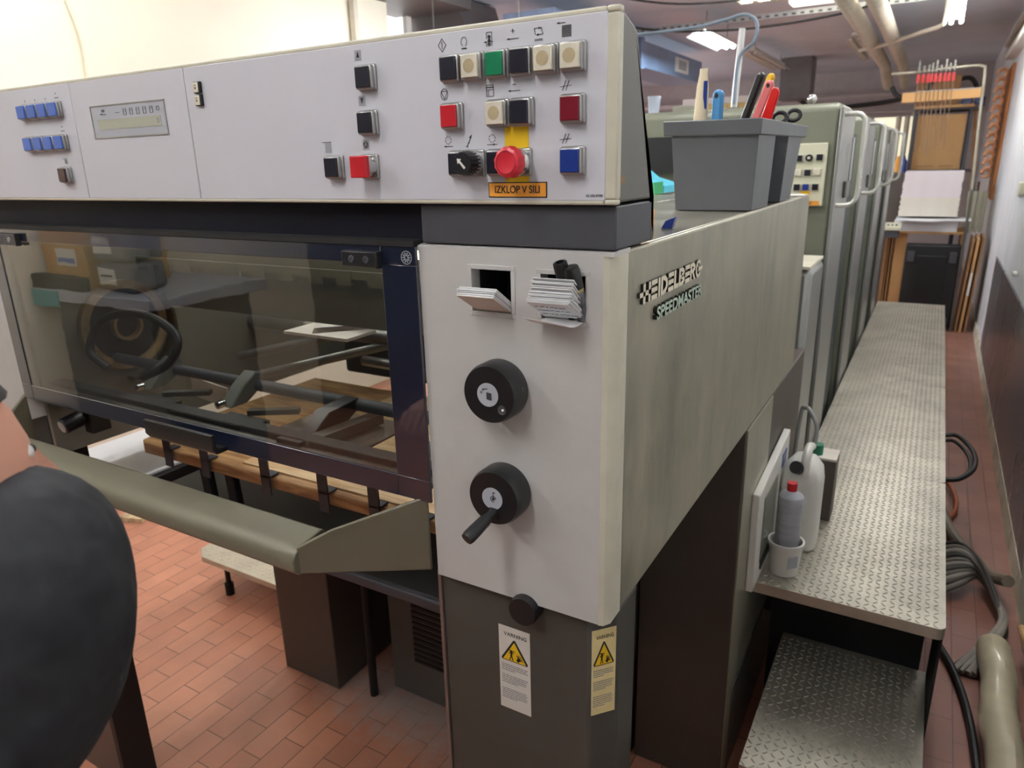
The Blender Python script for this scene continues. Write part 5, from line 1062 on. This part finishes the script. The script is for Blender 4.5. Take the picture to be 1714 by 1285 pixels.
# ================================================================ BEHIND THE CAMERA (mirrored in the glass door)
t = thing('work_desk', (-2.75, -1.15, 0), 'work desk with pale top behind the photographer', 'desk')
MB().box(-3.28, -2.42, -1.6, -.98, 1.07, 1.12).build('desk_top', M_lcd, t, bevel=.005)
MB().box(-3.2, -2.50, -1.55, -1.03, 0, 1.07).build('desk_body', M_char, t)
t = thing('cardboard_box', (-3.1, -1.2, 1.12), 'brown carton with white oval label on the desk', 'box')
MB().box(-3.27, -2.93, -1.45, -1.05, 1.121, 1.40).build('box_body', mat('carton_brown', (196, 150, 84), .8), t, bevel=.003)
MB().box(-3.16, -3.0, -1.049, -1.046, 1.22, 1.30).build('oval_label', M_white, t, bevel=.02); MB().box(-3.15, -3.01, -1.046, -1.044, 1.235, 1.255).build('blue_stripe', M_caplb, t)
for k, lb in enumerate(('lower grey tub with a white label on the desk', 'upper grey tub with a white label on the desk')):
    t = thing('plastic_tub', (-2.7, -1.2, 1.12 + k * .135), lb, 'tub'); z0 = 1.121 + k * .135
    MB().box(-2.89, -2.64, -1.24, -1.06, z0, z0 + .125).build('tub_body', mat('tub_grey', (96, 100, 108), .5), t, bevel=.02)
    MB().box(-2.87, -2.74, -1.059, -1.056, z0 + .03, z0 + .10).build('tub_label', M_white, t, bevel=.02)
    MB().box(-2.85, -2.76, -1.056, -1.054, z0 + .06, z0 + .07).build('label_stripe', M_caplb if k else M_print, t)
tag(MB().box(-3.29, -2.9, -1.03, -.985, 1.121, 1.18).build('black_box', M_blackm, bevel=.004), 'flat black box at the front edge of the desk', 'box')
tag(MB().box(-3.28, -3.08, -.98, -.97, 1.04, 1.115).build('teal_rag', M_teal, bevel=.004), 'teal rag hanging over the desk edge', 'rag')

# ================================================================ PERSON
def skin_obj(name, nodes, edges, m, parent=None, sub=2, root=0):
    me = bpy.data.meshes.new(name); o = Vector(nodes[root][0]) if parent is None else WP[parent.name]
    me.from_pydata([Vector(p) - o for p, r in nodes], edges, []); ob = bpy.data.objects.new(name, me); COL.objects.link(ob); ob.location = o if parent is None else (0, 0, 0); WP[ob.name] = o
    if parent is not None: ob.parent = parent
    md = ob.modifiers.new('skin', 'SKIN'); md.use_smooth_shade = True; md.branch_smoothing = .6
    for i, (p, r) in enumerate(nodes):
        rr = r if isinstance(r, tuple) else (r, r); me.skin_vertices[0].data[i].radius = rr; me.skin_vertices[0].data[i].use_root = (i == root)
    sb = ob.modifiers.new('sub', 'SUBSURF'); sb.levels = sub; sb.render_levels = sub
    dg = bpy.context.evaluated_depsgraph_get(); me2 = bpy.data.meshes.new_from_object(ob.evaluated_get(dg))
    ob.modifiers.clear(); ob.data = me2; me2.materials.clear(); me2.materials.append(m)
    for p in me2.polygons: p.use_smooth = True; p.material_index = 0
    return ob
# skeleton: person stoops towards the press at the photographer's left
pel = (-0.600, -0.910, 0.870)
N_ = [(pel, .125), ((-0.540, -0.830, 1.030), .115), ((-0.470, -0.720, 1.170), .125), ((-0.410, -0.610, 1.300), .11), ((-.36, -.60, 1.335), .052), ((-.34, -.60, 1.36), .05),
      ((-.232, -.518, 1.370), .055), ((-.222, -.545, 1.280), .050), ((-0.260, -0.650, 1.160), .040), ((-0.400, -0.590, 1.120), .030), ((-0.460, -0.560, 1.115), .026),
      ((-0.560, -0.650, 1.350), .06), ((-0.680, -0.70, 1.190), .048), ((-0.75, -0.70, 1.060), .038), ((-0.72, -0.62, 1.060), .030), ((-0.705, -0.59, 1.065), .026),
      ((-0.500, -0.910, 0.790), .09), ((-0.480, -0.850, 0.460), .062), ((-0.480, -0.930, 0.100), .042), ((-0.480, -0.850, 0.040), .036), ((-0.480, -0.770, 0.030), .028),
      ((-0.700, -0.930, 0.790), .09), ((-0.720, -0.870, 0.460), .062), ((-0.720, -0.950, 0.100), .042), ((-0.720, -0.870, 0.040), .036), ((-0.720, -0.790, 0.030), .028)]
ED = [(0, 1), (1, 2), (2, 3), (3, 4), (4, 5), (3, 6), (6, 7), (7, 8), (8, 9), (9, 10), (3, 11), (11, 12), (12, 13), (13, 14), (14, 15), (0, 16), (16, 17), (17, 18), (18, 19), (19, 20), (0, 21), (21, 22), (22, 23), (23, 24), (24, 25)]
body = skin_obj('person', N_, ED, M_skin)
tag(body, 'person in a black long sleeved top stooping at the left edge, arm near the camera', 'person')
# head with face
g = MB(); rs = []; hc = Vector((-.304, -.584, 1.400)); n = 24
for i in range(15):
    a = pi * i / 14; zz = cos(a) * .115; rr = sin(a); fr = .075 * rr; jw = 1 - .22 * max(0, -cos(a)) ** 1.5
    ring = []
    for k in range(n):
        q = 2 * pi * k / n; x = fr * jw * cos(q); y = .095 * rr * sin(q) * (1 - .12 * max(0, -cos(a)))
        if sin(q) > .9 and -.1 < cos(a) < .25: y += 0
        ring.append(hc + Vector((x, y + (.01 if cos(a) < -.5 else 0), zz)))
    rs.append(ring)
g.rings(rs)
g.prism([(-.40 + -.425, 1.45), (-.40 + -.425, 1.455)], 'y', 0, 0) if False else None
hd = g.build('head', M_skin, body)
nose = MB(); nose.add([hc + Vector(q) for q in ((-.006, .090, .025), (.006, .090, .025), (-.014, .088, -.022), (.014, .088, -.022), (0, .116, -.018), (0, .094, -.028))], [(0, 1, 4), (0, 4, 2), (1, 3, 4), (2, 4, 5), (4, 3, 5)]); nose.build('nose', M_skin, hd)
for sx in (-1, 1):
    MB().ball(hc + Vector((sx * .028, .079, .018)), .010, sc=(1.2, .7, .7)).build('eye', M_white, hd); MB().ball(hc + Vector((sx * .028, .085, .018)), .004).build('iris', M_print, hd)
    MB().ball(hc + Vector((sx * .076, -.005, -.005)), .028, sc=(.35, .6, 1.0)).build('ear', M_skin, hd)
MB().ball(hc + Vector((0, .086, -.052)), .02, sc=(1.1, .4, .3)).build('mouth', mat('lips', (176, 96, 88), .5), hd)
g = MB(); rs = []
for i in range(10):
    a = pi * i / 14; ring = []
    for k in range(n):
        q = 2 * pi * k / n; s_ = sin(q); drop = 1.0 if s_ < .35 else 0
        cl = max(cos(a), .5 if s_ > -.2 else -.3); zz = cl * .128; rr = sin(math.acos(cl))
        ring.append(hc + Vector((.084 * rr * cos(q), .104 * rr * s_ - .004, zz)))
    rs.append(ring)
g.rings(rs); g.build('hair', M_hair, body)
# hands: palm plus five separate fingers
def hand(wr, d, up, side):
    wr, d, up = Vector(wr), Vector(d).normalized(), Vector(up).normalized(); sd = d.cross(up).normalized() * side
    nodes = [(wr, (.026, .02)), (wr + d * .045, (.036, .014)), (wr + d * .085, (.038, .012))]; edges = [(0, 1), (1, 2)]
    pal = skin_obj('hand', nodes, edges, M_skin, body, 2)
    for k, (off, ln) in enumerate(((-.027, .070), (-.009, .080), (.009, .075), (.027, .060))):
        b0 = wr + d * .08 + sd * off; nn = [(b0, .009), (b0 + d * ln * .45 - up * .006, .0085), (b0 + d * ln * .75 - up * .022, .008), (b0 + d * ln * .9 - up * .04, .007)]
        skin_obj('finger', nn, [(0, 1), (1, 2), (2, 3)], M_skin, body, 1)
    b0 = wr + d * .03 - sd * .028; skin_obj('thumb', [(b0, .011), (b0 + d * .025 - sd * .02 - up * .01, .010), (b0 + d * .052 - sd * .026 - up * .022, .008)], [(0, 1), (1, 2)], M_skin, body, 1)
hand((-.50, -.60, 1.113), (-1, -.2, 0), (0, 0, 1), 1); hand((-.70, -.575, 1.07), (.3, 1, 0), (0, 0, 1), -1)
# clothing
sh = [(N_[0][0], .15), (N_[1][0], .14), (N_[2][0], .15), ((-0.415, -0.620, 1.305), .12), ((-.230, -.515, 1.376), .076), ((-.222, -.540, 1.272), .072), ((-0.265, -0.645, 1.165), .062), ((-0.390, -0.595, 1.120), .045), (N_[11][0], .085), (N_[12][0], .068), (N_[13][0], .055), ((-0.725, -0.64, 1.060), .042)]
skin_obj('sweater', sh, [(0, 1), (1, 2), (2, 3), (3, 4), (4, 5), (5, 6), (6, 7), (3, 8), (8, 9), (9, 10), (10, 11)], M_shirt, body, 3)
tr = [((-0.600, -0.910, 0.850), .14), ((-0.500, -0.910, 0.770), .105), (N_[17][0], .08), ((-0.480, -0.930, 0.120), .062), ((-0.700, -0.930, 0.770), .105), (N_[22][0], .08), ((-0.720, -0.950, 0.120), .062)]
skin_obj('trousers', tr, [(0, 1), (1, 2), (2, 3), (0, 4), (4, 5), (5, 6)], M_jean, body, 2)
for xx in (-.48, -.72):
    y0 = -.98 if xx == -.48 else -1.0
    MB().prism([(y0, 0), (y0 + .27, 0), (y0 + .28, .03), (y0 + .20, .06), (y0 + .10, .10), (y0 - .01, .10), (y0 - .02, .02)], 'x', xx - .045, xx + .045).build('shoe', M_blackm, body, bevel=.015)
MB().tube([(-.36, -.55, 1.33), (-.30, -.555, 1.325), (-.265, -.585, 1.335), (-.30, -.64, 1.35), (-.36, -.65, 1.36)], .014, smooth=6).build('neck_scarf', M_teal, body)
